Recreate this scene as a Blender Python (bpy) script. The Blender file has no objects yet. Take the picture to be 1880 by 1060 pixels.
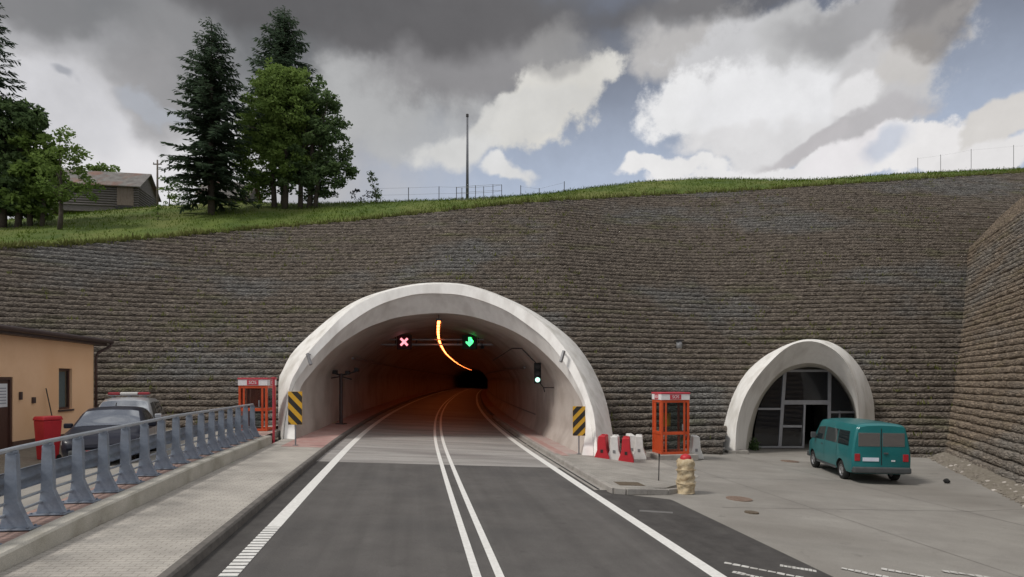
import bpy, bmesh, math, random
import numpy as np
from mathutils import Vector, Matrix

random.seed(7)
RNG = np.random.default_rng(11)
SC = bpy.context.scene
COL = SC.collection
F, PU, PV, H = 1100.0, 940.0, 700.0, 2.8
R = math.radians

# ------------------------------------------------------------------ geometry of the place
def P(u, v, Y):
    return Vector(((u - PU) / F * Y, Y, H + (PV - v) / F * Y))

def gz(x):
    return -0.05 * np.clip(x, -14.0, 12.0)

def G(u, v, dz=0.0):
    U = (u - PU) / F; V = (v - PV) / F
    Y = 15.0
    for _ in range(60):
        Y = (H - float(gz(U * Y)) - dz) / V
    return Vector((U * Y, Y, float(gz(U * Y)) + dz))

_CY = np.array([-12, 0, 8.5, 17.5, 25.7, 38.5, 60, 85, 110, 140, 171, 200, 230, 260.0])
_CX = np.array([3.05, 1.07, -.33, -1.81, -3.1, -4.75, -6.8, -8.5, -9.9, -11.1, -12.0, -11.6, -8.5, -2.0])
_CM = np.gradient(_CX, _CY)
def cx(Y):
    Y = min(max(Y, -12), 259.9)
    i = int(np.searchsorted(_CY, Y, side='right') - 1); i = min(i, len(_CY) - 2)
    h = _CY[i+1] - _CY[i]; t = (Y - _CY[i]) / h
    return float((2*t**3-3*t*t+1)*_CX[i] + (t**3-2*t*t+t)*h*_CM[i] + (-2*t**3+3*t*t)*_CX[i+1] + (t**3-t*t)*h*_CM[i+1])
def cdx(Y):
    return (cx(Y + .4) - cx(Y - .4)) / .8
def RP(Y, lat, dz=0.0, zabs=None):
    d = cdx(Y); n = math.hypot(1, d)
    x = cx(Y) + lat / n; y = Y - d * lat / n
    z = float(gz(x)) + dz if zabs is None else zabs
    return Vector((x, y, z))

# ------------------------------------------------------------------ mesh helpers
def mesh(name, verts, faces, mat=None, parent=None, smooth=False, mats=None, fmat=None):
    me = bpy.data.meshes.new(name)
    me.from_pydata([tuple(v) for v in verts], [], [tuple(f) for f in faces])
    me.validate(verbose=False)
    o = bpy.data.objects.new(name, me); COL.objects.link(o)
    if mats:
        for m in mats: me.materials.append(m)
        if fmat is not None and len(fmat) == len(me.polygons):
            me.polygons.foreach_set('material_index', np.array(fmat, dtype=np.int32))
    elif mat: me.materials.append(mat)
    if smooth:
        me.polygons.foreach_set('use_smooth', np.ones(len(me.polygons), dtype=bool))
    me.update()
    if parent: o.parent = parent
    return o

def npmesh(name, V, Fq, mat=None, parent=None, smooth=False):
    """V (n,3), Fq (m,k) arrays"""
    V = np.asarray(V, dtype=np.float32); Fq = np.asarray(Fq, dtype=np.int32)
    me = bpy.data.meshes.new(name)
    k = Fq.shape[1]
    me.vertices.add(len(V)); me.vertices.foreach_set('co', V.ravel())
    me.loops.add(Fq.size); me.loops.foreach_set('vertex_index', Fq.ravel())
    me.polygons.add(len(Fq))
    me.polygons.foreach_set('loop_start', np.arange(0, Fq.size, k, dtype=np.int32))
    me.polygons.foreach_set('loop_total', np.full(len(Fq), k, dtype=np.int32))
    if smooth: me.polygons.foreach_set('use_smooth', np.ones(len(Fq), dtype=bool))
    me.update(calc_edges=True); me.validate(verbose=False)
    o = bpy.data.objects.new(name, me); COL.objects.link(o)
    if mat: me.materials.append(mat)
    if parent: o.parent = parent
    return o

class MB:
    def __init__(s): s.v = []; s.f = []; s.m = []
    def add(s, vs, fs, mi=0):
        b = len(s.v); s.v += [Vector(v) for v in vs]
        s.f += [tuple(i + b for i in f) for f in fs]; s.m += [mi] * len(fs)
        return s
    def box(s, x0, x1, y0, y1, z0, z1, mi=0, M=None):
        vs = [Vector((x, y, z)) for z in (z0, z1) for y in (y0, y1) for x in (x0, x1)]
        if M is not None: vs = [M @ v for v in vs]
        return s.add(vs, [(0,2,3,1),(4,5,7,6),(0,1,5,4),(2,6,7,3),(0,4,6,2),(1,3,7,5)], mi)
    def bar(s, a, b, w, h=None, mi=0, up=(0,0,1)):
        a = Vector(a); b = Vector(b); h = h or w
        d = (b - a).normalized(); up = Vector(up)
        if abs(d.dot(up)) > .95: up = Vector((0,1,0))
        r = d.cross(up).normalized(); t = r.cross(d).normalized()
        vs = []
        for p in (a, b):
            for (i, j) in ((-1,-1),(1,-1),(1,1),(-1,1)):
                vs.append(p + r*(i*w/2) + t*(j*h/2))
        return s.add(vs, [(0,1,2,3),(7,6,5,4),(0,4,5,1),(1,5,6,2),(2,6,7,3),(3,7,4,0)], mi)
    def tube(s, pts, rad, n=8, mi=0, cap=True):
        pts = [Vector(p) for p in pts]; k = len(pts)
        rad = rad if isinstance(rad, (list, tuple)) else [rad]*k
        vs = []
        prev = None
        for i, p in enumerate(pts):
            d = (pts[min(i+1,k-1)] - pts[max(i-1,0)]).normalized()
            if prev is None:
                a = Vector((1,0,0)) if abs(d.x) < .8 else Vector((0,1,0))
                r = d.cross(a).normalized()
            else:
                r = (prev - d*prev.dot(d)).normalized()
            prev = r; t = d.cross(r)
            for j in range(n):
                an = 2*math.pi*j/n
                vs.append(p + (r*math.cos(an) + t*math.sin(an))*rad[i])
        fs = [(i*n+j, i*n+(j+1)%n, (i+1)*n+(j+1)%n, (i+1)*n+j) for i in range(k-1) for j in range(n)]
        if cap: fs += [tuple(range(n))[::-1], tuple((k-1)*n+j for j in range(n))]
        return s.add(vs, fs, mi)
    def lathe(s, prof, n=20, M=None, mi=0, axis='z'):
        vs = []
        for (r, z) in prof:
            for j in range(n):
                a = 2*math.pi*j/n
                v = Vector((r*math.cos(a), r*math.sin(a), z))
                if axis == 'x': v = Vector((v.z, v.x, v.y))
                vs.append(M @ v if M is not None else v)
        k = len(prof)
        fs = [(i*n+j, i*n+(j+1)%n, (i+1)*n+(j+1)%n, (i+1)*n+j) for i in range(k-1) for j in range(n)]
        return s.add(vs, fs, mi)
    def prism(s, poly, M, depth, mi=0):
        """poly: 2-D points in local x,z; extruded along local y 0..depth"""
        n = len(poly)
        vs = [M @ Vector((x, 0, z)) for x, z in poly] + [M @ Vector((x, depth, z)) for x, z in poly]
        fs = [tuple(range(n)), tuple(range(2*n-1, n-1, -1))] + [(i, i+n, (i+1)%n+n, (i+1)%n) for i in range(n)]
        return s.add(vs, fs, mi)
    def build(s, name, mat, parent=None, smooth=False, bevel=0.0, seg=2):
        mats = mat if isinstance(mat, (list, tuple)) else [mat]
        o = mesh(name, s.v, s.f, None, parent, smooth, mats, s.m)
        bm = bmesh.new(); bm.from_mesh(o.data)
        bmesh.ops.recalc_face_normals(bm, faces=bm.faces)
        bm.to_mesh(o.data); bm.free()
        if bevel:
            m = o.modifiers.new('bevel', 'BEVEL'); m.width = bevel; m.segments = seg; m.limit_method = 'ANGLE'; m.angle_limit = R(40)
            try: m.harden_normals = False
            except Exception: pass
        return o

def tag(o, label, cat, group=None):
    o['label'] = label; o['category'] = cat
    if group: o['group'] = group
    return o
def kind(o, k): o['kind'] = k; return o
def empty(name, loc=(0,0,0), rz=0.0):
    o = bpy.data.objects.new(name, None); COL.objects.link(o)
    o.location = loc; o.rotation_euler = (0, 0, rz); o.empty_display_size = .3
    return o
def copy_tree(o, parent=None):
    c = o.copy(); COL.objects.link(c)
    if parent: c.parent = parent
    for ch in list(o.children): copy_tree(ch, c)
    return c

# ------------------------------------------------------------------ materials
def srgb(r, g, b):
    f = lambda c: (c/255/12.92) if c/255 <= .04045 else ((c/255+.055)/1.055)**2.4
    return (f(r), f(g), f(b))
def nodes_of(m):
    m.use_nodes = True
    nt = m.node_tree
    return nt, nt.nodes, nt.links
def mat(name, c1, c2=None, scale=4.0, rough=.8, bump=0.0, bscale=40.0, metal=0.0, spec=.4, detail=6.0, c3=None, scale3=.5, stretch=None, coat=0.0, bdist=.02, lo=.35, hi=.65):
    m = bpy.data.materials.new(name); nt, N, L = nodes_of(m)
    b = N['Principled BSDF']
    b.inputs['Roughness'].default_value = rough; b.inputs['Metallic'].default_value = metal
    b.inputs['Specular IOR Level'].default_value = spec
    b.inputs['Coat Weight'].default_value = coat
    b.inputs['Base Color'].default_value = (*c1, 1)
    tc = N.new('ShaderNodeTexCoord'); vec = tc.outputs['Object']
    if stretch:
        mp = N.new('ShaderNodeMapping'); mp.inputs['Scale'].default_value = stretch
        L.new(vec, mp.inputs['Vector']); vec = mp.outputs['Vector']
    out = None
    if c2 is not None:
        n = N.new('ShaderNodeTexNoise'); n.inputs['Scale'].default_value = scale; n.inputs['Detail'].default_value = detail
        n.inputs['Roughness'].default_value = .65
        L.new(vec, n.inputs['Vector'])
        r = N.new('ShaderNodeMapRange'); r.inputs['From Min'].default_value = lo; r.inputs['From Max'].default_value = hi
        L.new(n.outputs['Fac'], r.inputs['Value'])
        mx = N.new('ShaderNodeMix'); mx.data_type = 'RGBA'
        mx.inputs['A'].default_value = (*c1, 1); mx.inputs['B'].default_value = (*c2, 1)
        L.new(r.outputs['Result'], mx.inputs['Factor']); out = mx.outputs['Result']
        if c3 is not None:
            n2 = N.new('ShaderNodeTexNoise'); n2.inputs['Scale'].default_value = scale3; n2.inputs['Detail'].default_value = 5
            L.new(vec, n2.inputs['Vector'])
            r2 = N.new('ShaderNodeMapRange'); r2.inputs['From Min'].default_value = .48; r2.inputs['From Max'].default_value = .68
            L.new(n2.outputs['Fac'], r2.inputs['Value'])
            mx2 = N.new('ShaderNodeMix'); mx2.data_type = 'RGBA'
            L.new(out, mx2.inputs['A']); mx2.inputs['B'].default_value = (*c3, 1)
            L.new(r2.outputs['Result'], mx2.inputs['Factor']); out = mx2.outputs['Result']
        L.new(out, b.inputs['Base Color'])
    if bump:
        n3 = N.new('ShaderNodeTexNoise'); n3.inputs['Scale'].default_value = bscale; n3.inputs['Detail'].default_value = 5
        L.new(vec, n3.inputs['Vector'])
        bp = N.new('ShaderNodeBump'); bp.inputs['Strength'].default_value = bump; bp.inputs['Distance'].default_value = bdist
        L.new(n3.outputs['Fac'], bp.inputs['Height']); L.new(bp.outputs['Normal'], b.inputs['Normal'])
    return m
def emit(name, c, s):
    m = bpy.data.materials.new(name); nt, N, L = nodes_of(m)
    b = N['Principled BSDF']; b.inputs['Base Color'].default_value = (*[min(1, x) for x in c], 1)
    b.inputs['Emission Color'].default_value = (*c, 1); b.inputs['Emission Strength'].default_value = s
    return m
def glassmat(name, tint=(.02,.025,.03), rough=.03, alpha_mix=.35):
    """window glass: partly clear, reflecting by angle"""
    m = bpy.data.materials.new(name); nt, N, L = nodes_of(m)
    out = N['Material Output']; b = N['Principled BSDF']
    b.inputs['Base Color'].default_value = (*tint, 1); b.inputs['Roughness'].default_value = rough
    b.inputs['Specular IOR Level'].default_value = .9
    t = N.new('ShaderNodeBsdfTransparent'); t.inputs['Color'].default_value = (.75, .8, .8, 1)
    mx = N.new('ShaderNodeMixShader'); mx.inputs['Fac'].default_value = 1 - alpha_mix
    L.new(t.outputs[0], mx.inputs[1]); L.new(b.outputs[0], mx.inputs[2]); L.new(mx.outputs[0], out.inputs['Surface'])
    return m
def leafmat(name, c1, c2, scale=.6):
    m = bpy.data.materials.new(name); nt, N, L = nodes_of(m)
    out = N['Material Output']; b = N['Principled BSDF']; b.inputs['Roughness'].default_value = .55
    b.inputs['Specular IOR Level'].default_value = .06
    tc = N.new('ShaderNodeTexCoord'); n = N.new('ShaderNodeTexNoise'); n.inputs['Scale'].default_value = scale; n.inputs['Detail'].default_value = 8
    n.inputs['Roughness'].default_value = .75
    L.new(tc.outputs['Object'], n.inputs['Vector'])
    r = N.new('ShaderNodeMapRange'); r.inputs['From Min'].default_value = .3; r.inputs['From Max'].default_value = .7
    L.new(n.outputs['Fac'], r.inputs['Value'])
    mx = N.new('ShaderNodeMix'); mx.data_type = 'RGBA'; mx.inputs['A'].default_value = (*c1, 1); mx.inputs['B'].default_value = (*c2, 1)
    L.new(r.outputs['Result'], mx.inputs['Factor']); L.new(mx.outputs['Result'], b.inputs['Base Color'])
    tr = N.new('ShaderNodeBsdfTranslucent'); L.new(mx.outputs['Result'], tr.inputs['Color'])
    ms = N.new('ShaderNodeMixShader'); ms.inputs['Fac'].default_value = .42
    L.new(b.outputs[0], ms.inputs[1]); L.new(tr.outputs[0], ms.inputs[2]); L.new(ms.outputs[0], out.inputs['Surface'])
    return m

def brickmat(name, c1, c2, mortar, rot, bw=.2, bh=.1, rough=.9, msize=.012, bump=.3):
    m = bpy.data.materials.new(name); nt, N, L = nodes_of(m); b = N['Principled BSDF']
    b.inputs['Roughness'].default_value = rough; b.inputs['Specular IOR Level'].default_value = .25
    tc = N.new('ShaderNodeTexCoord'); mp = N.new('ShaderNodeMapping'); mp.inputs['Rotation'].default_value = (0, 0, rot)
    L.new(tc.outputs['Object'], mp.inputs['Vector'])
    br = N.new('ShaderNodeTexBrick'); br.inputs['Scale'].default_value = 1; br.inputs['Brick Width'].default_value = bw; br.inputs['Row Height'].default_value = bh
    br.inputs['Mortar Size'].default_value = msize; br.inputs['Mortar Smooth'].default_value = .3; br.inputs['Bias'].default_value = 0
    br.inputs['Color1'].default_value = (*c1, 1); br.inputs['Color2'].default_value = (*c2, 1); br.inputs['Mortar'].default_value = (*mortar, 1)
    L.new(mp.outputs[0], br.inputs['Vector'])
    n = N.new('ShaderNodeTexNoise'); n.inputs['Scale'].default_value = 1.2; n.inputs['Detail'].default_value = 6
    L.new(tc.outputs['Object'], n.inputs['Vector'])
    r = N.new('ShaderNodeMapRange'); r.inputs['From Min'].default_value = .3; r.inputs['From Max'].default_value = .7
    r.inputs['To Min'].default_value = .78; r.inputs['To Max'].default_value = 1.12
    L.new(n.outputs['Fac'], r.inputs['Value'])
    mx = N.new('ShaderNodeMix'); mx.data_type = 'RGBA'; mx.blend_type = 'MULTIPLY'; mx.inputs['Factor'].default_value = 1
    L.new(br.outputs['Color'], mx.inputs['A']); L.new(r.outputs['Result'], mx.inputs['B'])
    L.new(mx.outputs['Result'], b.inputs['Base Color'])
    bp = N.new('ShaderNodeBump'); bp.inputs['Strength'].default_value = bump; bp.inputs['Distance'].default_value = .01; bp.invert = True
    L.new(br.outputs['Fac'], bp.inputs['Height']); L.new(bp.outputs['Normal'], b.inputs['Normal'])
    return m

M = {}
M['asphalt'] = mat('asphalt', (.098,.092,.088), (.118,.111,.106), 1.3, .92, .35, 120, spec=.25, c3=(.086,.082,.080), scale3=.35, bdist=.006)
M['asphalt_edge'] = mat('asphalt_edge', (.062,.058,.056), (.085,.08,.076), 2.5, .92, .35, 120, spec=.2, bdist=.006)
M['tunnel_concrete'] = mat('tunnel_concrete', (.26,.245,.23), (.33,.315,.30), 2.0, .85, .15, 80, stretch=(.25,1.2,1), c3=(.22,.205,.195), scale3=.6)
M['apron_concrete'] = mat('apron_concrete', (.245,.23,.21), (.29,.275,.25), .9, .9, .2, 90, spec=.25, c3=(.21,.195,.175), scale3=.25, bdist=.006)
M['paver'] = brickmat('grey_paver', (.44,.41,.37), (.395,.37,.335), (.28,.26,.23), R(-9.3), .20, .10, msize=.008)
M['paver_island'] = brickmat('island_paver', (.36,.34,.31), (.32,.30,.27), (.23,.215,.195), R(-9.3), .24, .12, msize=.008)
M['red_paver'] = brickmat('red_paver', (.38,.26,.225), (.34,.235,.205), (.24,.18,.16), R(-9.3), .24, .12)
M['pink_walk'] = mat('pink_walk', (.36,.20,.18), (.42,.29,.26), 1.2, .85, .15, 70)
M['pale_pink'] = mat('pale_pink', (.42,.35,.32), (.40,.27,.25), 1.0, .85, .15, 70)
M['lot'] = mat('lot', (.25,.235,.21), (.30,.285,.26), 1.5, .92, .25, 70)
M['kerb'] = mat('kerb_concrete', (.27,.25,.23), (.34,.32,.29), 3, .88, .2, 60)
M['kerb_dark'] = mat('kerb_dirty', (.10,.092,.085), (.17,.155,.14), 4, .9, .3, 60)
M['parapet'] = mat('parapet_concrete', (.42,.40,.35), (.50,.475,.42), 2.2, .88, .2, 50, c3=(.33,.31,.26), scale3=1.2)
M['white_line'] = mat('white_line', (.78,.77,.74), (.66,.65,.62), 12, .7, .1, 90)
M['worn_line'] = mat('worn_line', (.62,.61,.58), (.36,.345,.32), 7, .8, lo=.4, hi=.6)
M['collar'] = mat('collar_concrete', (.70,.68,.64), (.78,.765,.735), 3.5, .8, .15, 25, c3=(.56,.535,.49), scale3=1.1, stretch=(1.6,1.6,.35))
M['soffit'] = mat('soffit_concrete', (.76,.74,.71), (.83,.815,.785), 3.0, .8, .12, 25, c3=(.63,.605,.575), scale3=.9, stretch=(1.3,1.3,.4))
M['lining'] = mat('tunnel_lining', (.53,.48,.44), (.45,.395,.355), .8, .65, .1, 30, c3=(.36,.31,.275), scale3=.4)
M['gallery_lining'] = mat('gallery_lining', (.55,.53,.48), (.62,.60,.55), 1.2, .75, .1, 30)
M['galv'] = mat('galvanised_steel', (.205,.24,.30), (.29,.33,.395), 7, .5, .08, 60, metal=.35, c3=(.19,.205,.235), scale3=2.5)
M['galv_rail'] = mat('galvanised_rail', (.46,.49,.53), (.39,.42,.46), 8, .42, metal=.5)
M['dark_steel'] = mat('dark_steel', (.035,.032,.033), (.055,.05,.05), 6, .55, metal=.3)
M['grey_steel'] = mat('grey_steel', (.22,.22,.225), (.30,.30,.31), 6, .5, metal=.4)
M['orange_steel'] = mat('orange_paint', (.60,.085,.025), (.50,.07,.02), 5, .45, coat=.2)
M['booth_white'] = mat('booth_white', (.78,.76,.76), (.70,.68,.69), 6, .5)
M['booth_red'] = mat('booth_red', (.55,.06,.08), (.45,.05,.07), 6, .5)
M['booth_glass'] = glassmat('booth_glass', (.05,.05,.05), .06, .80)
M['red_plastic'] = mat('red_plastic', (.52,.025,.035), (.44,.02,.03), 4, .45)
M['white_plastic'] = mat('white_plastic', (.72,.71,.69), (.62,.61,.58), 5, .5)
M['sign_yellow'] = mat('sign_yellow', (.68,.38,.03), (.60,.33,.03), 5, .45)
M['sign_black'] = mat('sign_black', (.022,.018,.016), (.035,.03,.027), 5, .5)
M['burlap'] = mat('burlap', (.46,.36,.22), (.58,.49,.34), 12, .95, .6, 60, c3=(.33,.24,.14), scale3=5)
M['rust'] = mat('rusty_iron', (.20,.135,.10), (.27,.205,.165), 14, .85, .4, 60)
M['bronze_iron'] = mat('weathered_iron', (.10,.075,.05), (.14,.11,.08), 14, .85, .4, 60)
M['black'] = mat('black_rubber', (.012,.012,.012), (.02,.02,.02), 8, .8)
M['windscreen'] = glassmat('windscreen', (.42,.44,.47), .05, .12)
M['windscreen'].node_tree.nodes['Principled BSDF'].inputs['Metallic'].default_value = .75
M['van_rear_glass'] = glassmat('van_rear_glass', (.27,.26,.26), .10, .15)
M['van_rear_glass'].node_tree.nodes['Principled BSDF'].inputs['Metallic'].default_value = .6
M['glass_dark'] = glassmat('dark_glass', (.014,.018,.022), .04, .25)
M['gallery_glass'] = glassmat('gallery_glass', (.012,.014,.02), .05, .3)
M['alu'] = mat('aluminium', (.40,.41,.44), (.34,.35,.38), 5, .45, metal=.5)
M['interior'] = mat('dark_interior', (.03,.03,.032), (.045,.042,.04), 3, .9)
M['stucco'] = mat('orange_stucco', (.82,.53,.325), (.86,.57,.36), 2, .92, .25, 90, c3=(.78,.485,.28), scale3=.5)
M['plinth'] = mat('plinth_brown', (.10,.055,.04), (.13,.075,.055), 6, .85)
M['roof_metal'] = mat('roof_metal', (.11,.10,.11), (.15,.135,.14), 3, .5, metal=.2)
M['gutter'] = mat('gutter_brown', (.05,.03,.03), (.07,.045,.04), 4, .5)
M['brown_door'] = mat('brown_door', (.065,.028,.02), (.09,.04,.03), 5, .5, stretch=(6,6,.6))
M['paper'] = mat('notice_white', (.72,.73,.76), (.66,.67,.70), 4, .6)
M['ink'] = mat('notice_grey', (.33,.34,.38), (.28,.29,.33), 6, .6)
M['teal'] = mat('teal_paint', (.010,.130,.140), (.014,.155,.162), 1.2, .34, coat=.25, spec=.35)
M['navy'] = mat('navy_paint', (.009,.010,.020), (.012,.013,.024), 1.5, .4, coat=.15, spec=.25)
M['silver'] = mat('silver_paint', (.45,.46,.48), (.50,.51,.53), 1.5, .3, metal=.5, coat=.6)
M['tail_red'] = mat('tail_red', (.36,.02,.03), (.28,.015,.02), 8, .25, coat=.4)
M['clear_lamp'] = mat('lamp_lens', (.60,.62,.64), (.5,.52,.54), 8, .15, coat=.5)
M['rim'] = mat('wheel_rim', (.42,.42,.43), (.34,.34,.35), 8, .4, metal=.7)
M['bumper'] = mat('grey_bumper', (.05,.055,.058), (.07,.075,.078), 5, .6)
M['plate'] = mat('number_plate', (.62,.66,.74), (.55,.60,.70), 5, .5)
M['wood'] = mat('weathered_wood', (.10,.09,.085), (.17,.155,.15), 3, .95, .5, 25, stretch=(1,1,9))
M['wood_brown'] = mat('weathered_brown_wood', (.13,.10,.08), (.18,.15,.125), 3, .95, .5, 25, stretch=(5,5,.6))
M['old_roof'] = mat('old_roof_sheet', (.12,.112,.105), (.20,.19,.18), 1.6, .9, .4, 14, c3=(.20,.09,.06), scale3=.45)
M['bark'] = mat('bark', (.05,.04,.032), (.085,.07,.055), 5, .95, .6, 18)
M['pole_wood'] = mat('pole_wood', (.12,.10,.085), (.16,.135,.115), 4, .95)
M['mast'] = mat('mast_steel', (.115,.12,.135), (.16,.165,.18), 4, .5, metal=.4)
M['spruce'] = leafmat('spruce_needles', (.042,.070,.046), (.090,.128,.076), .5)
M['leaf_dark'] = leafmat('leaf_dark', (.064,.108,.050), (.145,.210,.080), .55)
M['leaf_mid'] = leafmat('leaf_mid', (.095,.160,.040), (.225,.310,.085), .5)
M['leaf_bright'] = leafmat('leaf_bright', (.105,.175,.042), (.24,.33,.09), .5)
M['leaf_grey'] = leafmat('leaf_grey', (.05,.055,.06), (.085,.085,.10), .8)
M['grass'] = leafmat('grass_blades', (.050,.092,.007), (.108,.155,.016), .25)
M['weed'] = leafmat('wall_weeds', (.10,.115,.035), (.19,.195,.065), .5)
M['hill'] = mat('meadow', (.052,.088,.010), (.104,.142,.020), .35, .95, .6, 9, c3=(.145,.152,.04), scale3=.12, bdist=.15)
M['soil'] = mat('soil', (.15,.13,.10), (.22,.195,.16), 7, .95, .4, 20)
M['rubble'] = mat('rubble_stone', (.15,.13,.105), (.27,.24,.205), 6, .9, .4, 20)
M['stone_pale'] = mat('pale_stone', (.40,.36,.32), (.52,.48,.44), 5, .9, .4, 20)

def streaked(m, rot, along=(3.0, .12, 1), amt=(.86, 1.10), spots=True):
    # wear along the traffic direction and patches, multiplied into the surface's own colour
    nt, N, L = nodes_of(m); b = N['Principled BSDF']; src = b.inputs['Base Color'].links[0].from_socket
    tc = N.new('ShaderNodeTexCoord'); mp = N.new('ShaderNodeMapping'); mp.inputs['Rotation'].default_value = (0, 0, rot)
    L.new(tc.outputs['Object'], mp.inputs['Vector'])
    m2 = N.new('ShaderNodeMapping'); m2.inputs['Scale'].default_value = along; L.new(mp.outputs[0], m2.inputs['Vector'])
    n = N.new('ShaderNodeTexNoise'); n.inputs['Scale'].default_value = .9; n.inputs['Detail'].default_value = 4; L.new(m2.outputs[0], n.inputs['Vector'])
    r = N.new('ShaderNodeMapRange'); r.inputs['From Min'].default_value = .3; r.inputs['From Max'].default_value = .7
    r.inputs['To Min'].default_value, r.inputs['To Max'].default_value = amt; L.new(n.outputs['Fac'], r.inputs['Value'])
    mx = N.new('ShaderNodeMix'); mx.data_type = 'RGBA'; mx.blend_type = 'MULTIPLY'; mx.inputs['Factor'].default_value = 1
    L.new(src, mx.inputs['A']); L.new(r.outputs['Result'], mx.inputs['B']); out = mx.outputs['Result']
    if spots:
        n2 = N.new('ShaderNodeTexNoise'); n2.inputs['Scale'].default_value = 2.2; n2.inputs['Detail'].default_value = 7; n2.inputs['Roughness'].default_value = .7
        L.new(tc.outputs['Object'], n2.inputs['Vector'])
        r2 = N.new('ShaderNodeMapRange'); r2.inputs['From Min'].default_value = .60; r2.inputs['From Max'].default_value = .72
        r2.inputs['To Min'].default_value = 1; r2.inputs['To Max'].default_value = .78; L.new(n2.outputs['Fac'], r2.inputs['Value'])
        m3 = N.new('ShaderNodeMix'); m3.data_type = 'RGBA'; m3.blend_type = 'MULTIPLY'; m3.inputs['Factor'].default_value = 1
        L.new(out, m3.inputs['A']); L.new(r2.outputs['Result'], m3.inputs['B']); out = m3.outputs['Result']
        n4 = N.new('ShaderNodeTexNoise'); n4.inputs['Scale'].default_value = 90; n4.inputs['Detail'].default_value = 2; L.new(tc.outputs['Object'], n4.inputs['Vector'])
        r4 = N.new('ShaderNodeMapRange'); r4.inputs['From Min'].default_value = .3; r4.inputs['From Max'].default_value = .7
        r4.inputs['To Min'].default_value = .82; r4.inputs['To Max'].default_value = 1.2; L.new(n4.outputs['Fac'], r4.inputs['Value'])
        m5 = N.new('ShaderNodeMix'); m5.data_type = 'RGBA'; m5.blend_type = 'MULTIPLY'; m5.inputs['Factor'].default_value = 1
        L.new(out, m5.inputs['A']); L.new(r4.outputs['Result'], m5.inputs['B']); out = m5.outputs['Result']
    L.new(out, b.inputs['Base Color'])
streaked(M['asphalt'], R(-9.3)); streaked(M['asphalt_edge'], R(-9.3)); streaked(M['tunnel_concrete'], R(-9.3), (.12, 2.2, 1), (.80, 1.12)); streaked(M['apron_concrete'], R(12), (.25, 1.6, 1), (.90, 1.06)); streaked(M['parapet'], 0, (1, 1, .3), (.9, 1.06))
streaked(M['lot'], R(-9)); streaked(M['kerb'], 0, (1, 1, .5)); streaked(M['paver'], 0, (.5, .5, 1), (.88, 1.06)); streaked(M['paver_island'], 0, (.5, .5, 1), (.90, 1.05))
SUN_STRENGTH, SUN_ANGLE, EXPOSURE, LAMP = 1.9, 12, 0.12, 12.5
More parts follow.
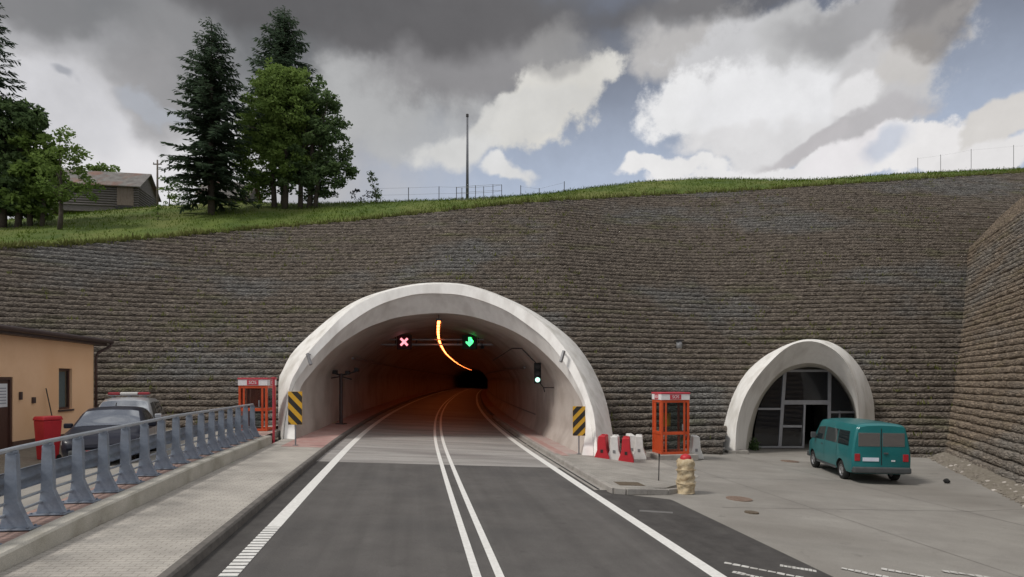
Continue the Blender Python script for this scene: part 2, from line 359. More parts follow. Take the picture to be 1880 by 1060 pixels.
# ------------------------------------------------------------------ retaining wall material
def wallmat(name, base, alt, grey, green, dark):
    m = bpy.data.materials.new(name); nt, N, L = nodes_of(m); b = N['Principled BSDF']
    b.inputs['Roughness'].default_value = .95; b.inputs['Specular IOR Level'].default_value = .15
    tc = N.new('ShaderNodeTexCoord')
    def noise(scale, det, st=None, rough=.6):
        v = tc.outputs['Object']
        if st:
            mp = N.new('ShaderNodeMapping'); mp.inputs['Scale'].default_value = st; L.new(v, mp.inputs['Vector']); v = mp.outputs[0]
        n = N.new('ShaderNodeTexNoise'); n.inputs['Scale'].default_value = scale; n.inputs['Detail'].default_value = det; n.inputs['Roughness'].default_value = rough
        L.new(v, n.inputs['Vector']); return n.outputs['Fac']
    def rng(f, a, c, lo=0, hi=1):
        r = N.new('ShaderNodeMapRange'); r.inputs['From Min'].default_value = a; r.inputs['From Max'].default_value = c
        r.inputs['To Min'].default_value = lo; r.inputs['To Max'].default_value = hi
        L.new(f, r.inputs['Value']); return r.outputs['Result']
    def mix(a, c, f, mode='MIX'):
        x = N.new('ShaderNodeMix'); x.data_type = 'RGBA'; x.blend_type = mode
        for s, k in ((a, 'A'), (c, 'B')):
            if isinstance(s, tuple): x.inputs[k].default_value = (*s, 1)
            else: L.new(s, x.inputs[k])
        if isinstance(f, float): x.inputs['Factor'].default_value = f
        else: L.new(f, x.inputs['Factor'])
        return x.outputs['Result']
    c = mix(base, alt, rng(noise(2.2, 7, (1.2, .4, 1.5)), .35, .65))
    c = mix(c, grey, rng(noise(.16, 5, (.8, .5, 1.6)), .50, .62, 0, .85))
    c = mix(c, green, rng(noise(.55, 6, (.5, .4, 2.0)), .56, .72, 0, .75))
    c = mix(c, dark, rng(noise(5.0, 6, (1.5, .5, 1.5), .75), .50, .64, 0, .75))
    L.new(c, b.inputs['Base Color'])
    mp = N.new('ShaderNodeMapping'); mp.inputs['Scale'].default_value = (.8, .6, 1.4); L.new(tc.outputs['Object'], mp.inputs['Vector'])
    wn = N.new('ShaderNodeTexNoise'); wn.inputs['Scale'].default_value = 4; wn.inputs['Detail'].default_value = 3; L.new(mp.outputs[0], wn.inputs['Vector'])
    wv = N.new('ShaderNodeMix'); wv.data_type = 'RGBA'; wv.blend_type = 'ADD'; wv.inputs['Factor'].default_value = .16
    L.new(mp.outputs[0], wv.inputs['A']); L.new(wn.outputs['Color'], wv.inputs['B'])
    vo = N.new('ShaderNodeTexVoronoi'); vo.inputs['Scale'].default_value = 6.0; L.new(wv.outputs['Result'], vo.inputs['Vector'])
    ve = N.new('ShaderNodeTexVoronoi'); ve.feature = 'DISTANCE_TO_EDGE'; ve.inputs['Scale'].default_value = 6.0; L.new(wv.outputs['Result'], ve.inputs['Vector'])
    sc_ = N.new('ShaderNodeSeparateColor'); L.new(vo.outputs['Color'], sc_.inputs[0])
    tone = rng(sc_.outputs[0], 0, 1, 1.0, 1.45)
    c = mix(c, tone, 1.0, 'MULTIPLY')
    c = mix(c, tuple(x*.35 for x in dark), rng(ve.outputs['Distance'], .0, .08, .45, 0))
    L.new(c, b.inputs['Base Color'])
    hb = N.new('ShaderNodeMath'); hb.operation = 'MULTIPLY_ADD'; L.new(rng(ve.outputs['Distance'], 0, .25), hb.inputs[0]); hb.inputs[1].default_value = .8; L.new(noise(11, 6, None, .75), hb.inputs[2])
    bp = N.new('ShaderNodeBump'); bp.inputs['Strength'].default_value = .9; bp.inputs['Distance'].default_value = .07
    L.new(hb.outputs[0], bp.inputs['Height']); L.new(bp.outputs['Normal'], b.inputs['Normal'])
    return m
M['wall'] = wallmat('gabion_wall', (.172,.146,.120), (.122,.103,.086), (.150,.148,.142), (.125,.125,.065), (.055,.046,.04))
M['wing'] = wallmat('gabion_wing_sunlit', (.245,.195,.148), (.19,.152,.115), (.205,.19,.17), (.19,.16,.095), (.075,.06,.05))  # paler copy of the wall stone, its sunlit look put into the colour

M['patch'] = mat('asphalt_patch', (.13,.125,.12), (.16,.155,.15), 5, .9)
# ------------------------------------------------------------------ ground, road, pavements
def strip(name, m, la, lb, y0, y1, dz, step=.5, parent=None, k='structure', thick=0.0):
    n = max(1, int(math.ceil((y1 - y0) / step)))
    fa = la if callable(la) else (lambda y: la)
    fb = lb if callable(lb) else (lambda y: lb)
    vs, fs = [], []
    for i in range(n + 1):
        y = y0 + (y1 - y0) * i / n
        for j in range(5):
            vs.append(RP(y, fa(y) + (fb(y) - fa(y)) * j / 4, dz))
    for i in range(n):
        for j in range(4):
            a = i*5 + j; fs.append((a, a+1, a+6, a+5))
    o = mesh(name, vs, fs, m, parent)
    if k: o['kind'] = k
    return o

def sheet(name, m, xs, ys, zf, keep=None):
    vs = [(x, y, zf(x, y)) for y in ys for x in xs]; n = len(xs)
    fs = []
    for j in range(len(ys)-1):
        for i in range(n-1):
            if keep and not keep((xs[i]+xs[i+1])/2, (ys[j]+ys[j+1])/2): continue
            a = j*n + i; fs.append((a, a+1, a+n+1, a+n))
    return kind(mesh(name, vs, fs, m), 'structure')

def ss(a, b, x):
    t = min(1, max(0, (x - a) / (b - a))); return t*t*(3-2*t)

sheet('ground', M['soil'], [-600,-60,-30,-14,-8,-4,0,4,8.5,12,14,30,60,600], [-300,-20,0,10,20,30,60,120,300,900], lambda x, y: float(gz(x)) - .06)
def latR(y):
    if y < 14.25: return 5.4
    if y < 15.1: return 5.4 - (5.4-4.05) * ss(14.25, 15.1, y)
    return 4.05
YJ = 19.3      # joint between asphalt and tunnel concrete
strip('road', M['asphalt'], -3.55, 3.45, -10, YJ, 0, .4)
strip('road_edge', M['asphalt_edge'], -4.05, -3.55, -10, YJ, 0, .4)
strip('road_shoulder', M['asphalt_edge'], 3.45, latR, -10, YJ, 0, .2)
strip('tunnel_road', M['tunnel_concrete'], -4.05, 4.05, YJ, 246, 0, .8)
xs = [-1 + .5*i for i in range(19)] + [8.5] + [9 + .75*i for i in range(26)]
sheet('apron', M['apron_concrete'], sorted(set(xs)), [-10 + .5*i for i in range(86)], lambda x, y: float(gz(x)) - .012,
      lambda x, y: x > cx(y) + 3.6)
# saw-cut joints between the slabs of the yard
mb = MB()
for x0 in (9.2, 13.6):
    n = 26; pts = [Vector((x0 - .165*(.9*i), 5 + .9*i, 0)) for i in range(n)]
    for a, b_ in zip(pts[:-1], pts[1:]):
        if a.x < cx(a.y) + 6.2: continue
        for p in (a, b_): p.z = float(gz(p.x)) - .009
        d_ = (b_-a).normalized(); r_ = Vector((d_.y, -d_.x, 0))*.009; mb.add([a-r_, a+r_, b_+r_, b_-r_], [(0,1,2,3)])
for y0 in (14.2, 18.9, 23.6):
    pts = [Vector((3 + .7*i, y0 + .165*.7*i, 0)) for i in range(18)]
    for a, b_ in zip(pts[:-1], pts[1:]):
        if a.x < cx(a.y) + (6.2 if a.y < 15.2 else 8.6): continue
        for p in (a, b_): p.z = float(gz(p.x)) - .009
        d_ = (b_-a).normalized(); r_ = Vector((d_.y, -d_.x, 0))*.009; mb.add([a-r_, a+r_, b_+r_, b_-r_], [(0,1,2,3)])
kind(mb.build('slab_joints', M['kerb_dark']), 'structure')
# right pavement island, ramping down to the apron
def hR(lat): return .14 * (1 - ss(5.2, 7.6, lat)) + .002
vs, fs = [], []
LT = [4.2, 4.5, 4.9, 5.3, 5.7, 6.1, 6.6, 7.1, 7.6, 8.2]
NY = 60
def front(lat): return 15.0 + .12*max(0, lat-4.2) - .0*lat + (0 if lat < 5.6 else (lat-5.6)*1.1)
for i in range(NY+1):
    for lat in LT:
        y0 = front(lat); y = y0 + (31 - y0) * i / NY
        vs.append(RP(y, lat, hR(lat)))
n = len(LT)
for i in range(NY):
    for j in range(n-1):
        a = i*n + j; fs.append((a, a+1, a+n+1, a+n))
base = len(vs)      # front lip
for j, lat in enumerate(LT):
    vs.append(RP(front(lat) - .03, lat, -.03))
for j in range(n-1):
    fs.append((base+j, base+j+1, j+1, j))
kind(mesh('pavement', vs, fs, M['paver_island']), 'structure')
strip('pavement', M['paver'], -6.05, -4.2, -8, 25, .14, .5)
strip('tunnel_walkway', M['pale_pink'], 4.2, 5.6, 22.0, 60, .146, .5)
strip('tunnel_walkway', M['pink_walk'], -5.6, -4.2, 21.6, 60, .146, .5)
strip('tunnel_walkway', M['pink_walk'], 4.2, 5.6, 60, 246, .146, 1)
strip('tunnel_walkway', M['pink_walk'], -5.6, -4.2, 60, 246, .146, 1)
strip('tunnel_walkway_edging', M['pink_walk'], 4.32, 4.62, 21.4, 40, .152, .5)

def kerb(name, m, la, lb, y0, y1, top=.15, step=.5):
    vs, fs = [], []; n = int((y1-y0)/step)
    for i in range(n+1):
        y = y0 + (y1-y0)*i/n
        s = 1 if lb > la else -1
        for lat, dz in ((la, -.05), (la + .012*s, top-.03), (la+.04*s, top), (lb, top), (lb, -.05)):
            vs.append(RP(y, lat, dz))
    for i in range(n):
        for j in range(4):
            a = i*5 + j; fs.append((a, a+1, a+6, a+5))
    fs += [(0,1,2,3,4), tuple(n*5 + j for j in range(5))]
    return kind(mesh(name, vs, fs, m), 'structure')
kerb('kerb', M['kerb_dark'], -4.05, -4.2, -8, 30)
kerb('kerb', M['kerb_dark'], -4.05, -4.2, 30, 246, step=1)
kerb('kerb', M['kerb'], 4.05, 4.2, 15.0, 45)
kerb('kerb', M['kerb_dark'], 4.05, 4.2, 45, 246, step=1)
# island nose kerb
mb = MB(); pts = [RP(15.25,4.08,.075), RP(14.96,4.12,.075), RP(14.88,4.4,.075), RP(14.95,5.0,.07), RP(15.05,5.6,.05), RP(15.6,6.3,.0)]
for a, b_ in zip(pts[:-1], pts[1:]): mb.bar(a, b_, .15, .16)
kind(mb.build('kerb', M['kerb'], bevel=.015), 'structure')
# slot drain along the right kerb
strip('drain_channel', M['kerb'], 3.72, 4.05, 15.4, 45, .006)
mb = MB()
for (a, c) in ((15.45, 26), (26.2, 44)):
    n = int((c-a)/.5)
    for i in range(n):
        p = RP(a + (c-a)*i/n, 3.86, .011); q = RP(a + (c-a)*(i+1)/n, 3.86, .011); mb.bar(p, q, .06, .004)
kind(mb.build('drain_slot', M['black']), 'structure')

# road markings
def line(name, lat, w, y0, y1, m=None, dz=.005):
    return strip(name, m or M['white_line'], lat - w/2, lat + w/2, y0, y1, dz, .4)
line('road_marking_centre', -.165, .125, -8, YJ, dz=.005); line('road_marking_centre', .165, .125, -8, YJ)
line('road_marking_centre', -.165, .125, YJ, 240); line('road_marking_centre', .165, .125, YJ, 240)
line('road_marking_edge', 3.5, .24, -8, 240); line('road_marking_edge', -3.5, .24, 11.2, 240)
mb = MB()
y = -6.0
while y < 11.1:
    a, b_ = RP(y, -3.62, .003), RP(y, -3.38, .003)
    g = .155
    c, d = RP(y + g*.64, -3.38, .003), RP(y + g*.64, -3.62, .003)
    mb.add([a, b_, c, d] + [p + Vector((0,0,.009)) for p in (a, b_, c, d)], [(4,5,6,7),(0,1,5,4),(1,2,6,5),(2,3,7,6),(3,0,4,7)])
    y += g
kind(mb.build('road_marking_ribs', M['white_line']), 'structure')
mb = MB()
for (a, b_) in (((1330,1033),(1478,1062)), ((1345,1050),(1420,1066)), ((1432,1038),(1500,1049)), ((1545,1043),(1660,1066)), ((1618,1044),(1740,1066)), ((1730,1048),(1870,1068)), ((1800,1062),(1880,1075))):
    p, q = G(*a, .004), G(*b_, .004)
    d = (q-p).normalized(); r = Vector((d.y, -d.x, 0)); k = 9
    for i in range(k):
        s, t = i/k, (i+.86)/k
        w0 = .055 + random.uniform(-.015, .02)
        pp, qq = p.lerp(q, s), p.lerp(q, t)
        mb.add([pp - r*w0, pp + r*w0, qq + r*(w0+random.uniform(-.02,.02)), qq - r*w0], [(0,1,2,3)])
for v in mb.v: v.z = float(gz(v.x)) + .005
kind(mb.build('road_marking_hatching', M['worn_line']), 'structure')
mb = MB(); p = G(1196, 939, .004)
mb.add([p + Vector(v) for v in ((-.3,-.1,0),(.45,-.13,-.02),(.5,.05,-.02),(-.25,.1,0))], [(0,1,2,3)])
for v in mb.v: v.z = float(gz(v.x)) + .005
kind(mb.build('road_patch', M['patch']), 'structure')

# left side: parapet kerb wall, red pavers, police yard
def zt(y): return float(np.interp(y, [-8, 2, 7.4, 10, 15.3, 21.6, 30], [.40, .50, .62, .74, .85, .86, .86]))
vs, fs = [], []; n = 60
for i in range(n+1):
    y = -8 + (22.3+8)*i/n
    b0 = RP(y, -6.05); 
    for lat, z in ((-6.05, b0.z - .05), (-6.06, zt(y)-.03), (-6.09, zt(y)), (-6.32, zt(y)), (-6.32, b0.z - .05)):
        vs.append(RP(y, lat, zabs=z))
for i in range(n):
    for j in range(4):
        a = i*5+j; fs.append((a, a+1, a+6, a+5))
fs += [(0,1,2,3,4), tuple(n*5+j for j in range(5))]
o = mesh('parapet_wall', vs, fs, M['parapet']); tag(o, 'low pale concrete parapet rising beside the paved walkway under the steel railing', 'wall')
def lotz(y, lat): return zt(y) - .012 - .085*max(0, min(-lat, 10.5)-7)
def lotgrid(name, m, la, lb, y0, y1, nl, dz=0):
    vs, fs = [], []; ny = 44
    for i in range(ny+1):
        y = y0 + (y1-y0)*i/ny
        for j in range(nl+1):
            lat = la + (lb-la)*j/nl; vs.append(RP(y, lat, zabs=lotz(y, lat)+dz))
    for i in range(ny):
        for j in range(nl):
            a = i*(nl+1)+j; fs.append((a, a+1, a+nl+2, a+nl+1))
    return kind(mesh(name, vs, fs, m), 'structure')
lotgrid('red_path', M['red_paver'], -7.05, -6.32, -8, 25, 2, .004)
lotgrid('yard', M['lot'], -24, -7.05, -8, 31, 12)

# ------------------------------------------------------------------ portal rings
def U2(u, v, plane):
    """pixel ray met with the plane Y = a + b*z"""
    a, b_ = plane; V = (PV - v)/F
    Y = (a + b_*H)/(1 - b_*V)
    return P(u, v, Y)
def resample(pts, n):
    pts = [Vector(p) for p in pts]
    # Catmull-Rom then arc length
    fine = []
    for i in range(len(pts)-1):
        p0, p1, p2, p3 = pts[max(i-1,0)], pts[i], pts[i+1], pts[min(i+2,len(pts)-1)]
        for k in range(12):
            t = k/12
            fine.append(.5*((2*p1) + (p2-p0)*t + (2*p0-5*p1+4*p2-p3)*t*t + (3*p1-p0-3*p2+p3)*t**3))
    fine.append(pts[-1])
    L_ = [0]
    for a, b_ in zip(fine[:-1], fine[1:]): L_.append(L_[-1] + (b_-a).length)
    out = []
    for i in range(n):
        s = L_[-1]*i/(n-1)
        j = min(max(int(np.searchsorted(L_, s)), 1), len(fine)-1)
        t = (s - L_[j-1])/max(1e-9, L_[j]-L_[j-1])
        out.append(fine[j-1].lerp(fine[j], min(1, max(0, t))))
    return out
def loft(rings):
    n = len(rings[0]); vs = [v for r in rings for v in r]
    return vs, [(i*n+j, i*n+j+1, (i+1)*n+j+1, (i+1)*n+j) for i in range(len(rings)-1) for j in range(n-1)]
NR = 72
px0 = [(511,830),(511,797),(511,745),(512,697),(519,680),(538,646),(580,605),(626,569),(666,547),(720,530),(777,520),(839,520.5),(887,531),(940,552),(979,572),(1016,596),(1052,626),(1075,655),(1091,682),(1105,713),(1114,741),(1121,775),(1126,806),(1131,845)]
px1 = [(517,830),(518,790),(523,752),(534,703),(546,680),(567,646),(612,597),(642,569),(666,554),(690,543),(720,533),(777,523),(839,523),(887,534),(938,555),(974,577),(1005,602),(1035,638),(1054,666),(1068,695),(1080,727),(1090,760),(1095,804),(1097,848)]
px2 = [(519,830),(521,790),(527,752),(540,707),(556,682),(577,655),(602,629),(626,606),(658,582),(690,563),(721,551),(763,540.5),(804,539),(846,542),(887,553),(930,571),(966,595),(1000,622),(1026,652),(1045,680),(1060,708),(1074,740),(1084,775),(1089,806),(1091,846)]
px3 = [(543,822),(541,790),(541,760),(552,712),(566,692),(586,668),(618,637),(666,606),(700,592),(735,582),(802,575),(860,580),(905,593),(940,607),(975,628),(1005,654),(1035,686),(1055,715),(1069,742),(1076,775),(1073,806),(1068,842)]
MA = .7
def ring(px, a, b_=MA): return resample([U2(u, v, (a, b_)) for u, v in px], NR)
R0 = ring(px0, 23.6); R1 = ring(px1, 22.5); R2 = ring(px2, 22.7); R3 = ring(px3, 22.6, .95)
Rback = []
for p in R0:
    d = 13.0; Rback.append(Vector((p.x - .15*d, p.y + d, p.z)))
portal = empty('tunnel_portal', (R3[0] + R3[-1])/2)
PORTAL_LOC = portal.location.copy()
def shift(vs, loc): return [Vector(v) - loc for v in vs]
vs, fs = loft([Rback, R0, R1]); mesh('collar', shift(vs, PORTAL_LOC), fs, M['collar'], portal, True)
Rg0 = [a.lerp(b_, -.0) + Vector((0, .0, 0)) for a, b_ in zip(R2, R3)]
Rg1 = [a.lerp(b_, .02) + Vector((0, .06, .05)) for a, b_ in zip(R2, R3)]
vs, fs = loft([R1, R2]); mesh('collar_inner_face', shift(vs, PORTAL_LOC), fs, M['soffit'], portal, True)
vs, fs = loft([[p + Vector((0,.001,0)) for p in R2], Rg1]); mesh('joint', shift(vs, PORTAL_LOC), fs, M['kerb_dark'], portal, True)
vs, fs = loft([Rg1, R3]); mesh('soffit', shift(vs, PORTAL_LOC), fs, M['soffit'], portal, True)
# tunnel lining: the R3 profile carried along the road's centre line
prof = []
for p in R3:
    y = p.y
    for _ in range(8):
        n_ = math.hypot(1, cdx(y)); lat = (p.x - cx(y)) * n_
        # foot station
        y = p.y + cdx(y) * lat / n_
    n_ = math.hypot(1, cdx(y)); d = cdx(y)
    lat = (p.x - cx(y)) * n_ if abs(d) < 1e-6 else (p.x - cx(y))*n_
    prof.append((y, lat, p.z - float(gz(p.x))))
rings = [R3]
hw = 5.35
def sec(y):
    out = []
    for (y0, lat, h) in prof:
        out.append(RP(y, max(-hw-.1, min(hw+.1, lat)), max(-.1, h)))
    return out
ymax = max(p[0] for p in prof)
st = [ymax + .5] + [ymax + 3*i for i in range(1, 76)]
for y in st:
    if y < 248: rings.append(sec(y))
vs, fs = loft(rings); lining = mesh('lining', shift(vs, PORTAL_LOC), fs, M['lining'], portal, True)
# construction joints, cable tray and hand rail along the lining
def inward(r, d): 
    c = sum(r, Vector())/len(r); return [p + (c - p).normalized()*d for p in r]
for y in range(40, 240, 9):
    a, b_ = inward(sec(y), .012), inward(sec(y + .07), .012)
    mesh('lining_joint', shift(a + b_, PORTAL_LOC), [(j, j+1, NR+j+1, NR+j) for j in range(NR-1)], M['kerb_dark'], portal)
def wallpt(y, h, sgn, d):
    best = min(((lat, hh) for (_, lat, hh) in prof if lat*sgn > 0), key=lambda q: abs(q[1]-h)); return RP(y, best[0]-sgn*d, h)
for sgn in (-1, 1):
    mb = MB(); ptsw = [wallpt(y, 3.6, sgn, .18) for y in range(33, 244, 5)]; mb.tube(ptsw, .07, 6); ptsw = [wallpt(y, 1.0, sgn, .12) for y in range(33, 244, 5)]; mb.tube(ptsw, .035, 6)
    o = mb.build('cable_tray', M['grey_steel'], portal); o.data.transform(Matrix.Translation(-PORTAL_LOC))
endr = rings[-1]; mesh('dark_end_cap', shift(endr, PORTAL_LOC), [tuple(range(len(endr)))], M['interior'], portal)  # near-black cap, painted darkness where the tunnel really runs on
tag(portal, 'large white concrete arch portal where the two lane road enters the hillside', 'tunnel portal')
# small steel brackets on the collar
for (u, v, du) in ((566, 655, 7), (1035, 650, -6)):
    p = U2(u, v, (22.4, MA)); q = U2(u + du, v + 13, (22.5, MA)); mb = MB()
    mb.bar(p + Vector((0,-.12,.12)), q + Vector((0,-.16,-.05)), .10, .12); mb.bar(p + Vector((0,-.1,.1)), p + Vector((0,.3,.1)), .05)
    o = mb.build('bracket', M['grey_steel'], bevel=.01); o.data.transform(Matrix.Translation(-PORTAL_LOC)); o.parent = portal

# gallery portal
NR2 = 60
g0 = [(1318,842),(1318,826),(1330,778),(1348,727),(1378,681),(1421,645),(1457,628.5),(1487,623),(1526,629),(1560,651),(1587,687),(1602,727),(1606,769),(1607,835),(1607,850)]
g1 = [(1350,842),(1350,826),(1353,778),(1366,733),(1390,693),(1421,658),(1447,637),(1469,628.5),(1493,627),(1517,634.5),(1541,651),(1560,678),(1573,721),(1577,769),(1578,835),(1578,850)]
g3 = [(1368,842),(1369,826),(1374,787),(1387,745),(1409,709),(1436,681),(1466,669),(1493,667),(1520,675),(1544,697),(1563,727),(1572,757),(1574,790),(1575,835),(1575,850)]
g4 = [(1379,842),(1379,826),(1383,785),(1395,742),(1414,711),(1438,688),(1466,677),(1493,674.5),(1518,681),(1541,701),(1560,731),(1569,760),(1571,790),(1572,835),(1572,850)]
def ring2(px, a, b_=.12): return resample([U2(u, v, (a, b_)) for u, v in px], NR2)
Q0 = ring2(g0, 28.3); Q1 = ring2(g1, 27.5); Q3 = ring2(g3, 28.6); Q4 = ring2(g4, 30.4, 0)
gal = empty('gallery_portal', (Q1[0] + Q1[-1])/2); GL = gal.location.copy()
vs, fs = loft([[Vector((p.x + 3.4, p.y + 10, p.z)) for p in Q0], Q0, Q1]); mesh('collar', shift(vs, GL), fs, M['collar'], gal, True)
vs, fs = loft([Q1, Q3]); mesh('collar_inner_face', shift(vs, GL), fs, M['soffit'], gal, True)
vs, fs = loft([Q3, Q4, [Vector((p.x + 2.4, p.y + 9, p.z)) for p in Q4]]); mesh('lining', shift(vs, GL), fs, M['gallery_lining'], gal, True)
mesh('dark_end_cap', shift([Vector((p.x + 2.4, p.y + 9, p.z)) for p in Q4], GL), [tuple(range(NR2))], M['interior'], gal)
tag(gal, 'small white concrete arch with a dark glazed steel screen behind the teal van', 'gallery portal')
# glazed screen
YS = 30.3
def S(u, v, dy=0): return P(u, v, YS + dy)
mb = MB()
def sbar(a, b_, w, t=.09): mb.bar(S(*a), S(*b_), t, w, up=(0,0,1))
zb = S(1440, 822).z
def svert(u0, u1, v0, w): 
    a, b_ = S(u0, v0), S(u1, 822)
    mb.bar(a, b_, w, .10, up=(0,1,0))
def shoriz(u0, u1, v, h):
    a, b_ = S(u0, v), S(u1, v); mb.box(a.x, b_.x, YS-.045, YS+.045, a.z - h/2, a.z + h/2)
svert(1441, 1431, 679, .16); svert(1523, 1521, 679, .16); svert(1477, 1474, 741, .10); svert(1541, 1540, 754, .07)
shoriz(1438, 1526, 681, .12); shoriz(1436, 1524, 739, .22); shoriz(1386, 1434, 751, .10); shoriz(1520, 1571, 757, .10)
shoriz(1384, 1476, 821, .10); shoriz(1521, 1572, 821, .10)
o = mb.build('screen_frame', M['alu'], gal, bevel=.008); o.data.transform(Matrix.Translation(-GL))
def pane(name, px, m, dy=.012):
    vs = [S(u, v, dy) for u, v in px]; vs2 = [S(u, v, dy) + Vector((0,.012,0)) for u, v in px]; n = len(px)
    o = mesh(name, shift(vs + vs2, GL), [tuple(range(n)), tuple(range(2*n-1, n-1, -1))] + [(i, i+n, (i+1)%n+n, (i+1)%n) for i in range(n)], m, gal)
    return o
pane('pane', [(1441,683),(1521,683),(1521,735),(1438,735)], M['gallery_glass'])
pane('pane', [(1440,687),(1436,750),(1394,750),(1402,730),(1418,707)], M['gallery_glass'])
pane('pane', [(1435,753),(1430,820),(1384,820),(1386,785),(1393,753)], M['gallery_glass'])
pane('pane', [(1526,687),(1541,704),(1558,732),(1565,755),(1525,755)], M['gallery_glass'])
pane('pane', [(1525,760),(1568,760),(1569,790),(1569,820),(1523,820)], M['gallery_glass'])
d = pane('door', [(1436,745),(1474,745),(1472,820),(1431,820)], M['gallery_glass'], -.02)
mb = MB(); a, b_ = S(1437,783,-.06), S(1472,783,-.06); mb.box(a.x, b_.x, YS-.09, YS-.03, a.z-.06, a.z+.06)
o = mb.build('door_rail', M['alu'], d, bevel=.006); o.data.transform(Matrix.Translation(-GL))

# ------------------------------------------------------------------ stepped retaining wall
RUN = 1.3; CH = .30
_BX = [-60,-34,-24,-20,-16,-10,-4,3,8,13,17,20,26,34,60]
_BY = [12,19,24.2,25.6,26.2,26.2,25.4,25.6,27.2,28.1,28.0,27.5,27.0,27.5,30]
def Yb(x): return np.interp(x, _BX, _BY)
ZB = -.8
def Yw(x, z): return Yb(x) + RUN*(z - 0.0)
_TU = [-800,-300,0,160,300,450,640,760,940,1020,1100,1180,1280,1400,1480,1650,1780,1850,2000,2300]
_TV = [530,494,456,449,437,424,408,395,376,370,366,361,356,350,344,333,324,320,312,300]
def vtop(u): return np.interp(u, _TU, _TV)
def inpoly(px_, py_, poly):
    inside = np.zeros(px_.shape, dtype=bool); n = len(poly)
    for i in range(n):
        x1, y1 = poly[i]; x2, y2 = poly[(i+1) % n]
        c = ((y1 > py_) != (y2 > py_))
        with np.errstate(divide='ignore', invalid='ignore'):
            xi = (x2-x1)*(py_-y1)/(y2-y1+1e-12) + x1
        inside ^= c & (px_ < xi)
    return inside
def smooth1(n, width):
    a = RNG.normal(0, 1, n + width); return np.convolve(a, np.ones(width)/width, 'same')[:n] * math.sqrt(width)
PROFILE = ((-.14, .0), (.04, .02), (.055, .10), (.045, .225), (-.07, .292))
def stepped(name, m, S_, point, outward, nrow, keep, parent=None, seed=1, zb=ZB):
    """S_: parameter values along the wall; point(s, z)->(x,y) at face; outward (2,) unit horizontals per s"""
    n = len(S_); k = len(PROFILE)
    V = np.zeros((nrow, k, n, 3))
    for r in range(nrow):
        z0 = zb + CH*r
        sag = smooth1(n, 30)*.007
        # stones of uneven length, each set a little in or out, with open joints between them
        blk = np.zeros(n); jt = np.zeros(n); drop = np.zeros(n); i = int(RNG.integers(0, 4))
        while i < n:
            L_ = int(RNG.integers(2, 8)); blk[i:i+L_] = RNG.normal(0, .020); drop[i:i+L_] = RNG.normal(0, .007); jt[i] = -.05*RNG.random(); i += L_
        x, y = point(S_, z0)
        for p, (o, h) in enumerate(PROFILE):
            j = o + blk*(1 if 0 < p < 4 else .5) + (jt if 0 < p < 4 else 0) + RNG.normal(0, .017, n)
            V[r, p, :, 0] = x + outward[:, 0]*j; V[r, p, :, 1] = y + outward[:, 1]*j
            V[r, p, :, 2] = z0 + h + (sag + drop)*(1 if p else .3) + RNG.normal(0, .012, n)
    V = V.reshape(nrow*k, n, 3)
    idx = np.arange(nrow*k*n).reshape(nrow*k, n)
    Fq = np.stack([idx[:-1,:-1], idx[:-1,1:], idx[1:,1:], idx[1:,:-1]], -1).reshape(-1, 4)
    P3 = V.reshape(-1, 3)
    C = P3[Fq].mean(1)
    Fq = Fq[keep(C)]
    used, inv = np.unique(Fq, return_inverse=True)
    return npmesh(name, P3[used], inv.reshape(-1, 4), m, parent, False)
R0poly = [(p.x + .15*p.y, p.z) for p in R0]
g0poly = [(p.x - .34*p.y, p.z) for p in Q0]
def shrink(poly, d):
    c = np.mean(np.array(poly), 0); return [tuple(np.array(q) + (c - np.array(q))/np.linalg.norm(c - np.array(q))*d) for q in poly]
R0s = shrink([(x, z if i not in (0, len(R0poly)-1) else z-2) for i, (x, z) in enumerate(R0poly)], .28)
g0s = shrink([(x, z if i not in (0, len(g0poly)-1) else z-2) for i, (x, z) in enumerate(g0poly)], .25)
def keep_main(C):
    x, y, z = C[:,0], C[:,1], C[:,2]
    u = PU + F*x/y; v = PV - F*(z-H)/y
    k = v > vtop(u) - 1
    k &= ~inpoly(x + .15*y, z, R0s)
    k &= ~inpoly(x - .34*y, z, g0s)
    return k
xsW = np.concatenate([np.arange(-50, -28, .5), np.arange(-28, 34, .13), np.arange(34, 62, .4)])
nW = len(xsW); outW = np.zeros((nW, 2)); outW[:, 1] = -1
wall = stepped('retaining_wall', M['wall'], xsW, lambda s, z: (s, Yw(s, z)), outW, 84, keep_main)
tag(wall, 'huge dark brown stepped stone retaining wall rising behind both tunnel arches', 'wall')
# wing wall on the right
WA = np.array([20.3, 28.6]); WB = np.array([15.6, 18.0])
wd = (WB - WA)/np.linalg.norm(WB - WA); wn = np.array([wd[1], -wd[0]])
if wn[0] > 0: wn = -wn
def wpoint(s, z):
    zz = z + .4
    off = np.where(zz < 12.5, .45*zz, .45*12.5 + 1.02*(zz-12.5))
    x = WA[0] + wd[0]*s - wn[0]*off; y = WA[1] + wd[1]*s - wn[1]*off
    return x, y
sW = np.arange(-26, 22, .14)
def keep_wing(C):
    x, y, z = C[:,0], C[:,1], C[:,2]
    return (y < Yw(x, z) + 1.2) & (z < 24) & (y > 4)
wing = stepped('wing_wall', M['wing'], sW, wpoint, np.repeat(wn[None], len(sW), 0), 84, keep_wing)
tag(wing, 'stepped stone wing wall coloured sunlit light brown facing the yard at the far right', 'wall')

